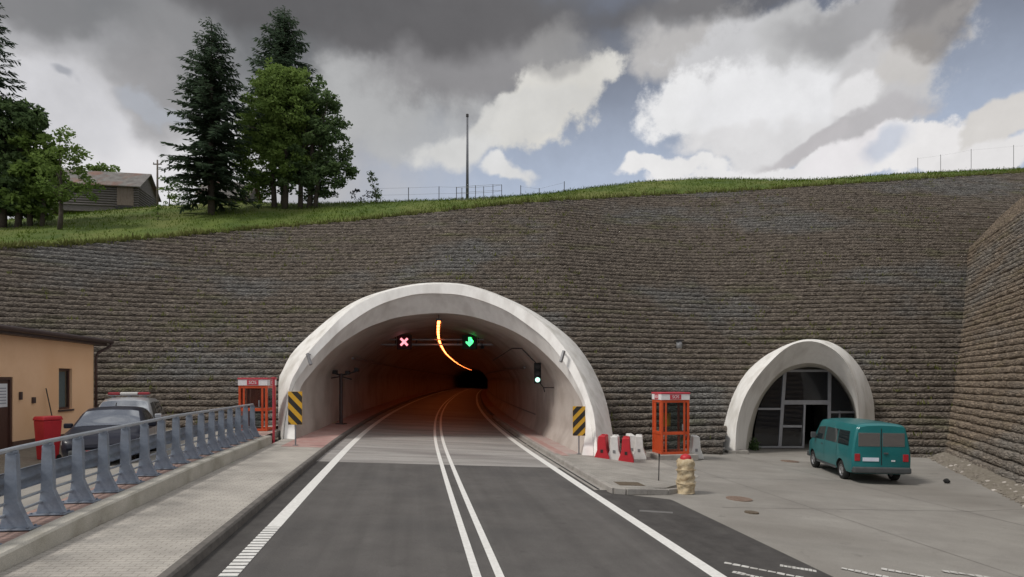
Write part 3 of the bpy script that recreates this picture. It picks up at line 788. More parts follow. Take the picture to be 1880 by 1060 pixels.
# ------------------------------------------------------------------ hillside above the wall
_SU = [-900,-300,0,100,280,380,460,545,620,700,760,858,940,1020,1060,1100,1180,1280,1360,1420,1500,1650,1780,1850,2100,2500]
_SV = [440,425,412,402,384,376,374,378,376,373,372,369,364,358,352,346,336,331,332,334,334,323,318,315,306,296]
_DU = [-900,0,300,640,800,940,1100,1300,1500,2500]
_DD = [30,30,26,17,12,9,12,14,9,8]
def vsky(u): return np.interp(u, _SU, _SV)
def wall_top(u):
    V = (PV - float(vtop(u)))/F; U = (u-PU)/F; Y = 40.0
    for _ in range(60):
        Y = float(Yb(U*Y)) + RUN*(H + V*Y)
    return Y, H + V*Y
def hill(u, Y):
    Y0, z0 = wall_top(u); D = float(np.interp(u, _DU, _DD)); Y1 = Y0 + D
    z1 = H + (PV - float(vsky(u)))/F*Y1
    t = (Y - Y0)/D
    if t <= 1:
        lin = z0 + (z1 - z0)*t
        return lin + .10*(z1-z0)*math.sin(max(t, 0)*math.pi)
    return z1 - .02*(Y-Y1) - .0006*(Y-Y1)**2
def hillpt(u, v=None, Y=None):
    """point of the hillside on this bearing whose ground shows at v"""
    if Y is None:
        Y0, z0 = wall_top(u); D = float(np.interp(u, _DU, _DD))
        best = None
        for i in range(101):
            y = Y0 + D*i/100; z = hill(u, y); vv = PV - F*(z-H)/y
            if best is None or abs(vv-v) < best[0]: best = (abs(vv-v), y, z)
        Y, z = best[1], best[2]
    else: z = hill(u, Y)
    return Vector(((u-PU)/F*Y, Y, z))
us = list(np.arange(-800, 2301, 20)); vs, fs = [], []
tt = [-.1, 0, .06, .12, .2, .3, .4, .5, .6, .7, .8, .9, 1.0, 1.15, 1.4, 2, 3, 5, 8]
for u in us:
    Y0, z0 = wall_top(u); D = float(np.interp(u, _DU, _DD))
    for i, t in enumerate(tt):
        y = Y0 + D*t
        z = hill(u, y) + (random.uniform(-.06, .06) if 1 < i < 15 else 0)
        if i == 0: z = z0 - .25; y = Y0 - .15
        vs.append(((u-PU)/F*y, y, z))
n = len(tt)
for a in range(len(us)-1):
    for b_ in range(n-1):
        i = a*n + b_; fs.append((i, i+n, i+n+1, i+1))
kind(mesh('hillside', vs, fs, M['hill'], smooth=True), 'structure')

# grass: blades on the hillside (nobody could count them)
def blades(name, pts, m, hmin, hmax, wmul=.09, per=5, spread=.12):
    vs, fs = [], []
    for p in pts:
        for _ in range(per):
            a = random.uniform(0, 6.283); hh = random.uniform(hmin, hmax); w = hh*wmul + .012
            b_ = Vector(p) + Vector((random.gauss(0, spread), random.gauss(0, spread), -.03))
            lean = Vector((random.gauss(0, .3), random.gauss(0, .3), 1)) * hh
            s = Vector((math.cos(a), math.sin(a), 0))*w
            i = len(vs); vs += [b_ - s, b_ + s, b_ + lean*.6 + s*.6, b_ + lean]
            fs.append((i, i+1, i+2, i+3))
    o = npmesh(name, np.array([tuple(v) for v in vs]), np.array(fs), m)
    return kind(o, 'stuff')
pts = []
for _ in range(9500):
    u = random.uniform(-40, 1920); Y0, z0 = wall_top(u); D = float(np.interp(u, _DU, _DD))
    t = random.random()**1.0
    y = Y0 + D*t*1.04; pts.append(((u-PU)/F*y, y, hill(u, y)))
blades('grass', pts, M['grass'], .06, .20, per=6, spread=.28)
pts = []
for _ in range(2600):
    u = random.uniform(-40, 1900); Y0, z0 = wall_top(u)
    y = Y0 + random.uniform(-.3, .5); pts.append(((u-PU)/F*y, y, z0 + random.uniform(-.15, .1)))
blades('edge_grass', pts, M['weed'], .15, .45, per=4, spread=.15)
# weeds in the joints of the wall
pts = []
vv = np.array([v.co[:] for v in wall.data.vertices]); sel = RNG.choice(len(vv), 4200)
cl = np.sin(vv[:,0]*.35 + 1.3) + np.sin(vv[:,2]*.9 + vv[:,0]*.2) + RNG.normal(0, .8, len(vv))
for i in sel:
    if cl[i] > .4: pts.append(tuple(vv[i]))
blades('wall_weeds', pts, M['weed'], .10, .28, wmul=.12, per=4, spread=.1)

# rubble strip at the foot of the wing wall
mb = MB(); mp = MB()
for i in range(520):
    s = random.uniform(-1.5, 16); t = random.random()
    x, y = wpoint(s, -.4); w = .25 + .055*max(0, s)
    px_ = x + wn[0]*(.02 + t*.85); py_ = y + wn[1]*(.02 + t*.85)
    r = random.uniform(.03, .085)*(1.5 if random.random() < .12 else 1)
    b_ = mp if random.random() < .10 else mb
    bm = bmesh.new(); bmesh.ops.create_icosphere(bm, subdivisions=1, radius=1)
    sx, sy, sz = r*random.uniform(.8, 1.5), r*random.uniform(.7, 1.3), r*random.uniform(.4, .8)
    rot = Matrix.Rotation(random.uniform(0, 6), 3, 'Z')
    z0 = float(gz(px_)) - .02 + .24*(1-t)
    vs_ = [rot @ Vector((v.co.x*sx*random.uniform(.8,1.15), v.co.y*sy*random.uniform(.8,1.15), v.co.z*sz)) + Vector((px_, py_, z0)) for v in bm.verts]
    b_.add(vs_, [tuple(v.index for v in f.verts) for f in bm.faces]); bm.free()
kind(mb.build('rubble', M['rubble']), 'stuff'); kind(mp.build('pale_rubble', M['stone_pale']), 'stuff')
vs, fs = [], []
for i in range(41):
    s = -2 + 20*i/40; x, y = wpoint(s, -.4)
    for t, z in ((-.2, .28), (.2, .2), (.5, .1), (.8, .0), (1.0, -.06)):
        px_ = x + wn[0]*t; vs.append((px_, y + wn[1]*t, float(gz(px_)) + z + random.uniform(-.02, .02)))
for i in range(40):
    for j in range(4):
        a = i*5+j; fs.append((a, a+1, a+6, a+5))
kind(mesh('rubble_bank', vs, fs, M['soil']), 'structure')
# ------------------------------------------------------------------ vehicles
class Body:
    """car body lofted through stations (y, zbottom, zbelt, ztop, half width low, half width roof); y runs from rear (0) to front"""
    def __init__(s, st): s.st = st
    def at(s, y):
        ys = [a[0] for a in s.st]
        return [float(np.interp(y, ys, [a[i] for a in s.st])) for i in range(6)]
    def half(s, y):
        _, zb, zm, zt, wl, wr = s.at(y)
        d = zt - zm
        return [(0, zb), (wl*.82, zb), (wl*.955, zb+.04), (wl, zb+.17), (wl*1.012, zb + (zm-zb)*.62), (wl*.985, zm),
                (wl*.985 + (wr-wl*.985)*.45, zm + d*.5), (wr + (wl*.985-wr)*.10, zm + d*.84), (wr*.93, zm + d*.965), (wr*.62, zt + .02*min(1, d*3)), (0, zt + .035*min(1, d*3))]
    def side(s, y, z):
        h = s.half(y)
        for (x0, z0), (x1, z1) in zip(h[2:-1], h[3:]):
            if z0 - 1e-6 <= z <= z1 + 1e-6 and z1 > z0: return x0 + (x1-x0)*(z-z0)/(z1-z0)
        return h[5][0]
    def top(s, y, x):
        h = s.half(y)
        for (x0, z0), (x1, z1) in zip(h[7:-1], h[8:]):
            if x1 <= abs(x) <= x0 and x0 > x1: return z1 + (z0-z1)*(abs(x)-x1)/(x0-x1)
        return h[-1][1]
    def build(s, name, m, parent, wheels, wr, ww, arch=None):
        ys = []
        for a, b_ in zip(s.st[:-1], s.st[1:]):
            k = max(1, int((b_[0]-a[0])/.16)); ys += [a[0] + (b_[0]-a[0])*i/k for i in range(k)]
        ys.append(s.st[-1][0])
        rings = []
        for y in ys:
            h = s.half(y); rings.append([Vector((x, y, z)) for x, z in h] + [Vector((-x, y, z)) for x, z in h[-2:0:-1]])
        n = len(rings[0]); vs = [v for r in rings for v in r]
        fs = [(i*n+j, i*n+(j+1)%n, (i+1)*n+(j+1)%n, (i+1)*n+j) for i in range(len(rings)-1) for j in range(n)]
        fs += [tuple(range(n))[::-1], tuple((len(rings)-1)*n + j for j in range(n))]
        tmp = mesh('tmp', vs, fs, None, None, False, [m, M['black']])
        bm = bmesh.new(); bm.from_mesh(tmp.data); bmesh.ops.recalc_face_normals(bm, faces=bm.faces); bm.to_mesh(tmp.data); bm.free()
        cut = MB()
        for (yw, zw) in wheels:
            for sx in (-1, 1):
                Mx = Matrix.Translation((sx*.62, yw, zw))
                prof = [(0, -.32), (arch or wr*1.2, -.32), (arch or wr*1.2, .6), (0, .6)]
                pr = [(r, z*sx) for r, z in prof]
                cut.lathe(pr, 28, Mx, 0, 'x')
        co_ = cut.build('cutter', M['black'])
        co_.data.materials.clear(); co_.data.materials.append(m); co_.data.materials.append(M['black'])
        co_.data.polygons.foreach_set('material_index', np.ones(len(co_.data.polygons), dtype=np.int32))
        bm = bmesh.new(); bm.from_mesh(co_.data); bmesh.ops.remove_doubles(bm, verts=bm.verts, dist=1e-4); bmesh.ops.recalc_face_normals(bm, faces=bm.faces); bm.to_mesh(co_.data); bm.free()
        md = tmp.modifiers.new('b', 'BOOLEAN'); md.operation = 'DIFFERENCE'; md.object = co_; md.solver = 'EXACT'
        dg = bpy.context.evaluated_depsgraph_get(); dg.update()
        me = bpy.data.meshes.new_from_object(tmp.evaluated_get(dg)); me.name = name
        bpy.data.objects.remove(tmp); bpy.data.objects.remove(co_)
        o = bpy.data.objects.new(name, me); COL.objects.link(o); o.parent = parent
        bm = bmesh.new(); bm.from_mesh(me)
        for f in bm.faces: f.smooth = True
        for e in bm.edges:
            if len(e.link_faces) == 2 and e.calc_face_angle(0) > R(38): e.smooth = False
        bm.to_mesh(me); bm.free()
        return o
    def side_panel(s, name, quad, sx, m, parent, off=.006, nu=6, nv=4):
        """quad: 4 (y,z) corners"""
        a, b_, c, d = [Vector(q) for q in quad]; vs, fs = [], []
        for j in range(nv+1):
            for i in range(nu+1):
                t, u = i/nu, j/nv
                q = (a.lerp(b_, t)).lerp(d.lerp(c, t), u)
                vs.append((sx*(s.side(q.x, q.y) + off), q.x, q.y))
        for j in range(nv):
            for i in range(nu):
                k = j*(nu+1)+i; fs.append((k, k+1, k+nu+2, k+nu+1))
        return mesh(name, vs, fs, m, parent, True)
    def top_panel(s, name, y0, y1, f0, f1, m, parent, off=.008, n=8):
        vs, fs = [], []
        for j in range(n+1):
            y = y0 + (y1-y0)*j/n; f = f0 + (f1-f0)*j/n; w = s.half(y)[8][0]*f
            for i in range(9):
                x = -w + 2*w*i/8; vs.append((x, y, s.top(y, x) + off))
        for j in range(n):
            for i in range(8):
                k = j*9+i; fs.append((k, k+1, k+10, k+9))
        return mesh(name, vs, fs, m, parent, True)

def wheel(parent, x, y, r, w, sx):
    t = empty('wheel', (x, y, r)); t.parent = parent
    mb = MB(); prof = [(r*.62, -w/2*.9), (r*.9, -w/2), (r, -w/2*.72), (r, w/2*.72), (r*.9, w/2), (r*.62, w/2*.9)]
    mb.lathe(prof, 28, None, 0, 'x'); mb.build('tyre', M['black'], t, True)
    mb = MB(); s = sx
    prof = [(r*.66, s*w*.44), (r*.60, s*w*.40), (r*.55, s*w*.30), (r*.34, s*w*.36), (r*.16, s*w*.42), (0.001, s*w*.43)]
    mb.lathe(prof, 24, None, 0, 'x'); mb.lathe([(r*.64, s*w*.2), (r*.64, -s*w*.42), (0.001, -s*w*.42)], 24, None, 0, 'x')
    for k in range(6):
        a = k*math.pi/3; rr = r*.45
        mb.lathe([(r*.07, s*w*.30), (r*.07, s*w*.375), (0.001, s*w*.375)], 8, Matrix.Translation((0, rr*math.cos(a), rr*math.sin(a))), 1, 'x')
    mb.build('rim', [M['rim'], M['black']], t, False)
    return t

def place(o, a, b_):
    """o's local +y runs from point a to point b"""
    d = Vector(b_) - Vector(a); o.location = a
    o.rotation_euler = (math.atan2(d.z, math.hypot(d.x, d.y)), 0, math.atan2(-d.x, d.y))

# --- teal van
van = empty('minivan', (0,0,0)); tag(van, 'teal minivan parked in front of the small arch with its rear towards the road', 'van')
vb = Body([(0.0,.40,1.16,1.86,.84,.70), (.05,.34,1.16,1.90,.90,.745), (.25,.30,1.16,1.935,.92,.765), (1.2,.29,1.15,1.945,.925,.775), (3.0,.29,1.14,1.935,.925,.77), (3.35,.29,1.13,1.90,.92,.76),
           (3.62,.30,1.12,1.72,.915,.73), (3.95,.30,1.10,1.34,.905,.74), (4.15,.31,1.07,1.17,.89,.74), (4.45,.33,1.0,1.04,.85,.70), (4.62,.36,.86,.89,.79,.66), (4.70,.42,.70,.73,.72,.6)])
vb.build('body', M['teal'], van, [(.98,.32),(3.90,.32)], .32, .2, .40)
for sx in (-1, 1):
    wheel(van, sx*.80, .98, .32, .2, sx); wheel(van, sx*.80, 3.90, .32, .2, sx)
    for q in ([(.30,1.2),(1.28,1.2),(1.28,1.68),(.38,1.68)], [(1.38,1.2),(2.48,1.2),(2.48,1.68),(1.38,1.68)], [(2.62,1.19),(3.58,1.17),(3.36,1.62),(2.62,1.68)]):
        vb.side_panel('window', q, sx, M['glass_dark'], van)
    vb.side_panel('seam', [(2.545,.42),(2.56,.42),(2.56,1.7),(2.545,1.7)], sx, M['black'], van, .004, 2, 8)
    vb.side_panel('seam', [(1.325,.5),(1.34,.5),(1.34,1.7),(1.325,1.7)], sx, M['black'], van, .004, 2, 8)
    vb.side_panel('sill_trim', [(1.42,.31),(3.46,.31),(3.46,.40),(1.42,.40)], sx, M['bumper'], van, .006, 8, 2)
    vb.side_panel('door_handle', [(2.66,1.02),(2.84,1.02),(2.84,1.06),(2.66,1.06)], sx, M['bumper'], van, .02, 2, 2)
    mb = MB(); x = vb.side(3.5, 1.2)
    mb.box(sx*(x+.02) - .02, sx*(x+.02) + .02, 3.44, 3.54, 1.20, 1.25); mb.box(sx*(x+.12)-.09, sx*(x+.12)+.09, 3.42, 3.54, 1.18, 1.40)
    mb.build('mirror', M['bumper'], van, bevel=.02)
    vb.side_panel('headlight', [(4.40,.78),(4.60,.76),(4.52,.88),(4.40,.98)], sx, M['clear_lamp'], van)
vb.top_panel('windscreen', 3.44, 4.05, .96, 1.05, M['glass_dark'], van)
mb = MB(); mb.box(-.885,.885,-.10,.16,.36,.56); mb.build('bumper', M['bumper'], van, bevel=.05, seg=3)
mb = MB(); mb.box(-.86,.86,4.56,4.76,.36,.58); mb.build('bumper', M['bumper'], van, bevel=.05, seg=3)
mb = MB()
mb.box(-.71,-.035,-.012,.004,1.22,1.66); mb.build('rear_window', M['van_rear_glass'], van, bevel=.01)
mb = MB(); mb.box(.035,.71,-.012,.004,1.22,1.66); mb.build('rear_window', M['van_rear_glass'], van, bevel=.01)
mb = MB(); mb.box(-.012,.012,-.008,.004,.62,1.80); mb.build('seam', M['black'], van)
for sx in (-1, 1):
    mb = MB(); mb.box(sx*.74-.085, sx*.74+.085, -.02, .06, .74, .98); mb.build('tail_light', M['tail_red'], van, bevel=.015)
mb = MB(); mb.box(-.58,-.08,-.022,-.004,.74,.86); mb.build('number_plate', M['plate'], van, bevel=.004)
mb = MB(); mb.box(.06,.20,-.05,-.004,.98,1.03); mb.build('door_handle', M['bumper'], van, bevel=.01)
mb = MB(); mb.box(.30,.42,-.014,-.002,.74,.79); mb.build('badge', M['clear_lamp'], van, bevel=.004)
# seats seen through the glass
mb = MB()
for y in (.75, 1.7, 2.7):
    for x in (-.45, .02, .48): mb.box(x-.2, x+.2, y, y+.14, .7, 1.32); mb.box(x-.11, x+.11, y, y+.1, 1.36, 1.52)
VA, VB_ = G(1594, 886), G(1507, 861)
da = (VB_ - VA); da.z = 0; da.normalize()
rearc = Vector((11.85, 19.75, 0)); head = Vector((.16, .985, 0)).normalized()
a = rearc + Vector((head.y, -head.x, 0))*.30; a.z = float(gz(a.x)); b_ = a + head*4; b_.z = float(gz(b_.x))
place(van, a, b_)
van.scale = (.99, 1.0, 1.02)

# --- dark saloon police car
def saloon_body(k=1.0):
    return Body([(0.0,.38,.78,.80,.70,.62), (.06,.30,.86,.90,.80,.70), (.3,.24,.90,.98,.86,.74), (.75,.22,.90,1.02,.885,.72), (1.05,.22,.90,1.20,.89,.66), (1.45,.22,.90,1.39,.89,.65), (1.9,.22,.90,1.43,.89,.65), (2.4,.22,.90,1.43,.89,.65),
         (2.75,.22,.90,1.36,.89,.66), (3.1,.22,.89,1.17,.885,.70), (3.4,.22,.87,.985,.88,.74), (3.7,.22,.84,.90,.87,.74), (4.2,.24,.76,.81,.83,.70), (4.45,.28,.66,.70,.76,.62), (4.55,.34,.54,.58,.66,.54)])
car = empty('saloon_car', (0,0,0)); tag(car, 'dark blue saloon car parked nose first behind the steel railing', 'car')
sb = saloon_body()
sb.build('body', M['navy'], car, [(.85,.31),(3.55,.31)], .31, .2, .36)
for sx in (-1, 1):
    wheel(car, sx*.77, .85, .31, .2, sx); wheel(car, sx*.77, 3.55, .31, .2, sx)
    sb.side_panel('window', [(1.15,.95),(2.02,.95),(2.02,1.34),(1.5,1.34)], sx, M['glass_dark'], car)
    sb.side_panel('window', [(2.10,.95),(3.12,.945),(2.66,1.32),(2.10,1.34)], sx, M['glass_dark'], car)
    sb.side_panel('door', [(2.04,.34),(3.16,.34),(3.16,.86),(2.04,.86)], sx, M['silver'], car, .004)
    sb.side_panel('door', [(1.02,.40),(2.0,.34),(2.0,.86),(1.02,.86)], sx, M['silver'], car, .004)
    sb.side_panel('headlight', [(4.16,.60),(4.42,.57),(4.36,.68),(4.16,.74)], sx, M['clear_lamp'], car)
    mb = MB(); x = sb.side(3.0, .95); mb.box(sx*(x+.10)-.10, sx*(x+.10)+.10, 2.92, 3.02, .92, 1.05); mb.build('mirror', M['navy'], car, bevel=.03)
sb.top_panel('windscreen', 2.78, 3.42, .97, 1.06, M['windscreen'], car); sb.top_panel('rear_window', .78, 1.42, 1.05, .97, M['glass_dark'], car)
mb = MB(); mb.box(-.62,.62,4.50,4.60,.30,.46); mb.build('bumper', M['bumper'], car, bevel=.04)
mb = MB(); mb.box(-.26,.26,4.60,4.615,.34,.45); mb.build('number_plate', M['tail_red'], car, bevel=.004)
mb = MB(); mb.tube([(0,2.3,1.48),(0,2.22,1.56)], .012, 6); mb.build('antenna', M['black'], car)
front = Vector((-10.05, 14.6, 0)); hd = Vector((.42, -.907, 0)).normalized()
a = front - hd*4.5; za = lotz(a.y, (a.x - cx(a.y))*1.0 - .165*0); zf = lotz(front.y, front.x - cx(front.y))
a.z = za; f_ = front.copy(); f_.z = zf; place(car, a, f_)

# --- silver estate with a light bar
suv = empty('patrol_car', (0,0,0)); tag(suv, 'silver patrol car with a red and white roof light bar behind the dark saloon', 'car')
pb = Body([(0.0,.40,.95,1.02,.76,.66), (.06,.32,.98,1.30,.84,.68), (.25,.28,.98,1.58,.88,.66), (.8,.27,.98,1.64,.90,.67), (1.6,.27,.98,1.67,.90,.67), (2.3,.27,.98,1.66,.90,.67),
         (2.7,.27,.98,1.56,.90,.68), (3.0,.27,.97,1.36,.895,.71), (3.35,.27,.96,1.08,.89,.76), (3.7,.27,.92,.99,.88,.76), (4.15,.29,.84,.90,.84,.72), (4.38,.33,.70,.76,.76,.64), (4.46,.38,.58,.62,.66,.56)])
pb.build('body', M['silver'], suv, [(.85,.34),(3.52,.34)], .34, .22, .40)
for sx in (-1, 1):
    wheel(suv, sx*.78, .85, .34, .22, sx); wheel(suv, sx*.78, 3.52, .34, .22, sx)
    pb.side_panel('window', [(.35,1.04),(1.08,1.04),(1.08,1.52),(.5,1.5)], sx, M['glass_dark'], suv)
    pb.side_panel('window', [(1.15,1.04),(2.02,1.04),(2.02,1.54),(1.15,1.52)], sx, M['glass_dark'], suv)
    pb.side_panel('window', [(2.10,1.04),(3.06,1.03),(2.6,1.5),(2.10,1.54)], sx, M['glass_dark'], suv)
    pb.side_panel('headlight', [(4.08,.66),(4.34,.62),(4.28,.76),(4.08,.82)], sx, M['clear_lamp'], suv)
    mb = MB(); x = pb.side(3.0, 1.0); mb.box(sx*(x+.10)-.10, sx*(x+.10)+.10, 2.92, 3.02, 1.0, 1.16); mb.build('mirror', M['silver'], suv, bevel=.03)
pb.top_panel('windscreen', 2.70, 3.34, .98, 1.07, M['windscreen'], suv)
mb = MB(); mb.box(-.6,.6,4.42,4.52,.34,.52); mb.build('bumper', M['bumper'], suv, bevel=.04)
lb = MB()
lb.box(-.60,.60,1.78,2.06,1.745,1.77); lb.box(-.05,.05,1.82,2.0,1.68,1.75); lb.box(-.5,-.42,1.82,2.0,1.64,1.75); lb.box(.42,.5,1.82,2.0,1.64,1.75)
bar_ = lb.build('light_bar', M['grey_steel'], suv)
for (x0, x1, m) in ((-.60,-.26,'tail_red'), (-.255,.255,'white_plastic'), (.26,.60,'tail_red')):
    mb = MB(); mb.box(x0, x1, 1.77, 2.07, 1.772, 1.86); mb.build('lens', M[m], bar_, bevel=.03)
front = Vector((-11.95, 18.0, 0)); hd = Vector((.40, -.916, 0)).normalized()
a = front - hd*4.4; a.z = lotz(a.y, a.x - cx(a.y)); f_ = front.copy(); f_.z = lotz(front.y, front.x - cx(front.y)); place(suv, a, f_)

# ------------------------------------------------------------------ steel railing on the parapet
rail = empty('steel_railing', RP(14, -6.62, zabs=zt(14))); RL = rail.location.copy()
tag(rail, 'galvanised steel bridge railing with tall flared posts along the left parapet', 'railing')
def loc(o): o.data.transform(Matrix.Translation(-RL)); return o
NP = 21; py = [5.36 + .83*i for i in range(NP)]
proto = None
for i, y in enumerate(py):
    p = RP(y, -6.62, zabs=zt(y)); d = cdx(y); ang = math.atan(-d)
    if proto is None:
        mb = MB(); Mx = Matrix.Identity(4)
        web = [(-.15,.02),(.25,.02),(.165,.19),(.088,.38),(.078,.80),(.068,1.06),(-.068,1.06),(-.078,.80),(-.085,.40),(-.105,.2)]
        mb.prism(web, Matrix.Translation((0,-.045,0)), .09)
        mb.box(-.24,.30,-.13,.13,0,.02); mb.box(-.05,.05,-.06,.06,1.06,1.10)
        for sx in (-.19,.24):
            for sy in (-.09,.09): mb.box(sx-.015,sx+.015,sy-.015,sy+.015,.02,.045)
        proto = mb.build('post', M['galv'], rail, bevel=.006); o = proto
    else:
        o = proto.copy(); COL.objects.link(o); o.parent = rail
    o.location = p - RL; o.rotation_euler = (0, 0, ang + random.uniform(-.03, .03))
def railpts(lat, h, y0=4.6, y1=22.0, n=24):
    return [RP(y0 + (y1-y0)*i/n, lat, zabs=zt(y0 + (y1-y0)*i/n) + h) for i in range(n+1)]
mb = MB(); mb.tube(railpts(-6.62, 1.125), .035, 10); loc(mb.build('top_rail', M['galv_rail'], rail, True))
for h in (.20, .36):
    mb = MB(); mb.tube(railpts(-6.70, h), .022, 8); loc(mb.build('lower_rail', M['galv_rail'], rail, True))
# corrugated guard beam on the yard side
pr = [(0,-.155),(.02,-.155),(.055,-.10),(.055,-.06),(.0,-.015),(.0,.015),(.055,.06),(.055,.10),(.02,.155),(0,.155)]
ptsb = railpts(-6.76, .62); vs, fs = [], []
for p in ptsb:
    for (o_, h) in pr: vs.append(Vector((p.x - o_*1.0, p.y - o_*.16, p.z + h)))
n = len(pr)
for i in range(len(ptsb)-1):
    for j in range(n-1): fs.append((i*n+j, i*n+j+1, (i+1)*n+j+1, (i+1)*n+j))
loc(mesh('guard_beam', vs, fs, M['galv'], rail, True))

# ------------------------------------------------------------------ emergency telephone booths
def text(name, s, size, m, parent, M4, depth=.006):
    c = bpy.data.curves.new(name, 'FONT'); c.body = s; c.size = size; c.align_x = 'CENTER'; c.align_y = 'CENTER'; c.extrude = depth
    t = bpy.data.objects.new('tmp', c); COL.objects.link(t)
    dg = bpy.context.evaluated_depsgraph_get(); dg.update()
    me = bpy.data.meshes.new_from_object(t.evaluated_get(dg)); bpy.data.objects.remove(t)
    me.name = name; me.transform(M4); me.materials.clear(); me.materials.append(m)
    o = bpy.data.objects.new(name, me); COL.objects.link(o)
    if parent: o.parent = parent
    return o
def booth(loc_, rz, label, w=1.18, d=.95, h=2.42, mirror=False):
    t = empty('emergency_phone_booth', loc_, rz); tag(t, label, 'phone booth', 'orange emergency booths beside the tunnel')
    b0 = .14
    mb = MB(); mb.box(-w/2-.22,w/2+.30,-d/2-.18,d/2+.12,-.12,b0); mb.build('base_slab', M['kerb'], t, bevel=.02)
    mb = MB(); pw = .085
    for sx in (-1,1):
        for sy in (-1,1):
            x, y = sx*(w/2-pw/2), sy*(d/2-pw/2); mb.box(x-pw/2,x+pw/2,y-pw/2,y+pw/2,b0,b0+h-.01)
    for sy in (-1,1):
        y = sy*(d/2-pw/2)
        mb.box(-w/2+pw,w/2-pw,y-.035,y+.035,b0,b0+.10)
        mb.box(-w/2+pw,w/2-pw,y-.032,y+.032,b0+h-.36,b0+h-.24)
        if sy < 0:
            mb.box(-w/2+pw,w/2-pw,y-.03,y+.03,b0+.78,b0+.90)
            for x in (-w/2+.20, w/2-.20): mb.box(x-.04,x+.04,y-.026,y+.026,b0+.10,b0+h-.36)
    for sx in (-1,1):
        x = sx*(w/2-pw/2)
        mb.box(x-.035,x+.035,-d/2+pw,d/2-pw,b0,b0+.10); mb.box(x-.032,x+.032,-d/2+pw,d/2-pw,b0+h-.36,b0+h-.24)
        mb.box(x-.03,x+.03,-d/2+pw,d/2-pw,b0+.78,b0+.90)
    mb.build('frame', M['orange_steel'], t, bevel=.008)
    mb = MB(); mb.box(-w/2-.03,w/2+.03,-d/2-.03,d/2+.03,b0+h-.02,b0+h+.05); mb.build('roof', M['booth_red'], t, bevel=.015)
    f = MB(); f.box(-w/2-.012,w/2+.012,-d/2-.012,d/2+.012,b0+h-.25,b0+h-.02); fa = f.build('fascia', M['booth_white'], t, bevel=.006)
    for (px_, py_, rot, ww) in ((0, -d/2-.013, 0, w), (-w/2-.013, 0, -90, d), (w/2+.013, 0, 90, d)):
        Mx = Matrix.Translation((px_, py_, b0+h-.135)) @ Matrix.Rotation(R(rot), 4, 'Z')
        mb = MB(); mb.add([Mx @ Vector(v) for v in ((-ww*.2,-.004,-.10),(ww*.2,-.004,-.10),(ww*.2,-.004,.10),(-ww*.2,-.004,.10),(-ww*.2,.004,-.10),(ww*.2,.004,-.10),(ww*.2,.004,.10),(-ww*.2,.004,.10))],
               [(0,1,2,3),(4,7,6,5),(0,4,5,1),(3,2,6,7),(0,3,7,4),(1,5,6,2)])
        pn = mb.build('sign_panel', M['booth_red'], fa)
        text('lettering', 'SOS', .17, M['booth_white'], pn, Mx @ Matrix.Translation((0,-.008,0)) @ Matrix.Rotation(R(90), 4, 'X'), .003)
    # solid back half, phone box, glazing
    mb = MB()
    if mirror: mb.box(-w/2+.1,-.05,d/2-.05,d/2-.02,b0+.9,b0+h-.36)
    sxs = -1
    mb.box(sxs*(w/2-.045)-.012, sxs*(w/2-.045)+.012, -d/2+.09, d/2-.09, b0+.10, b0+.78)
    mb.box(sxs*(w/2-.045)-.012, sxs*(w/2-.045)+.012, -d/2+.09, -d/2+.30, b0+.90, b0+h-.36); mb.box(sxs*(w/2-.045)-.012, sxs*(w/2-.045)+.012, d/2-.30, d/2-.09, b0+.90, b0+h-.36)
    mb.build('side_panel', M['orange_steel'], t)
    mb = MB(); mb.box(-.20,.14,d/2-.20,d/2-.06,b0+1.05,b0+1.62); mb.box(-.02,.10,d/2-.24,d/2-.20,b0+1.1,b0+1.5); mb.build('telephone', M['sign_yellow'] if not mirror else M['orange_steel'], t, bevel=.02)
    for (x0,x1,y0,y1) in ((-w/2+.10,w/2-.10,-d/2+.036,-d/2+.044), (w/2-.049,w/2-.041,-d/2+.09,d/2-.09), (-w/2+.10,w/2-.10,d/2-.046,d/2-.038)):
        mb = MB(); mb.box(x0,x1,y0,y1,b0+.90,b0+h-.36); mb.build('pane', M['booth_glass'], t)
    mb = MB(); mb.box(-w/2+.24,w/2-.24,-d/2+.036,-d/2+.044,b0+.10,b0+.78); mb.build('pane', M['booth_glass'], t)
    mb = MB(); mb.box(w/2-.32,w/2-.28,-d/2-.06,-d/2-.005,b0+.95,b0+1.2); mb.build('handle', M['grey_steel'], t, bevel=.01)
    return t
p = G(1233, 843, .0)
booth(Vector((p.x + .05, p.y + .35, float(gz(p.x)) + .06)), R(9), 'orange emergency telephone booth standing between the white and red barriers and the small arch')
pl_ = RP(22.7, -7.55, zabs=zt(22))
booth(Vector((-10.02, 23.6, .72)), R(2), 'orange emergency telephone booth at the end of the steel railing beside the large arch', w=1.1, h=2.02, mirror=True)
mb = MB(); q = Vector((-8.75, 22.0, 0)); mb.tube([(q.x,q.y,.5),(q.x,q.y,2.9)], .045, 8); mb.box(q.x-.06,q.x+.06,q.y-.06,q.y+.06,2.9,2.95); mb.box(q.x-.09,q.x+.09,q.y-.09,q.y+.09,.5,.53)
o = mb.build('marker_post', M['booth_red'], bevel=.004); tag(o, 'slim dark red steel post at the left foot of the large arch', 'post')

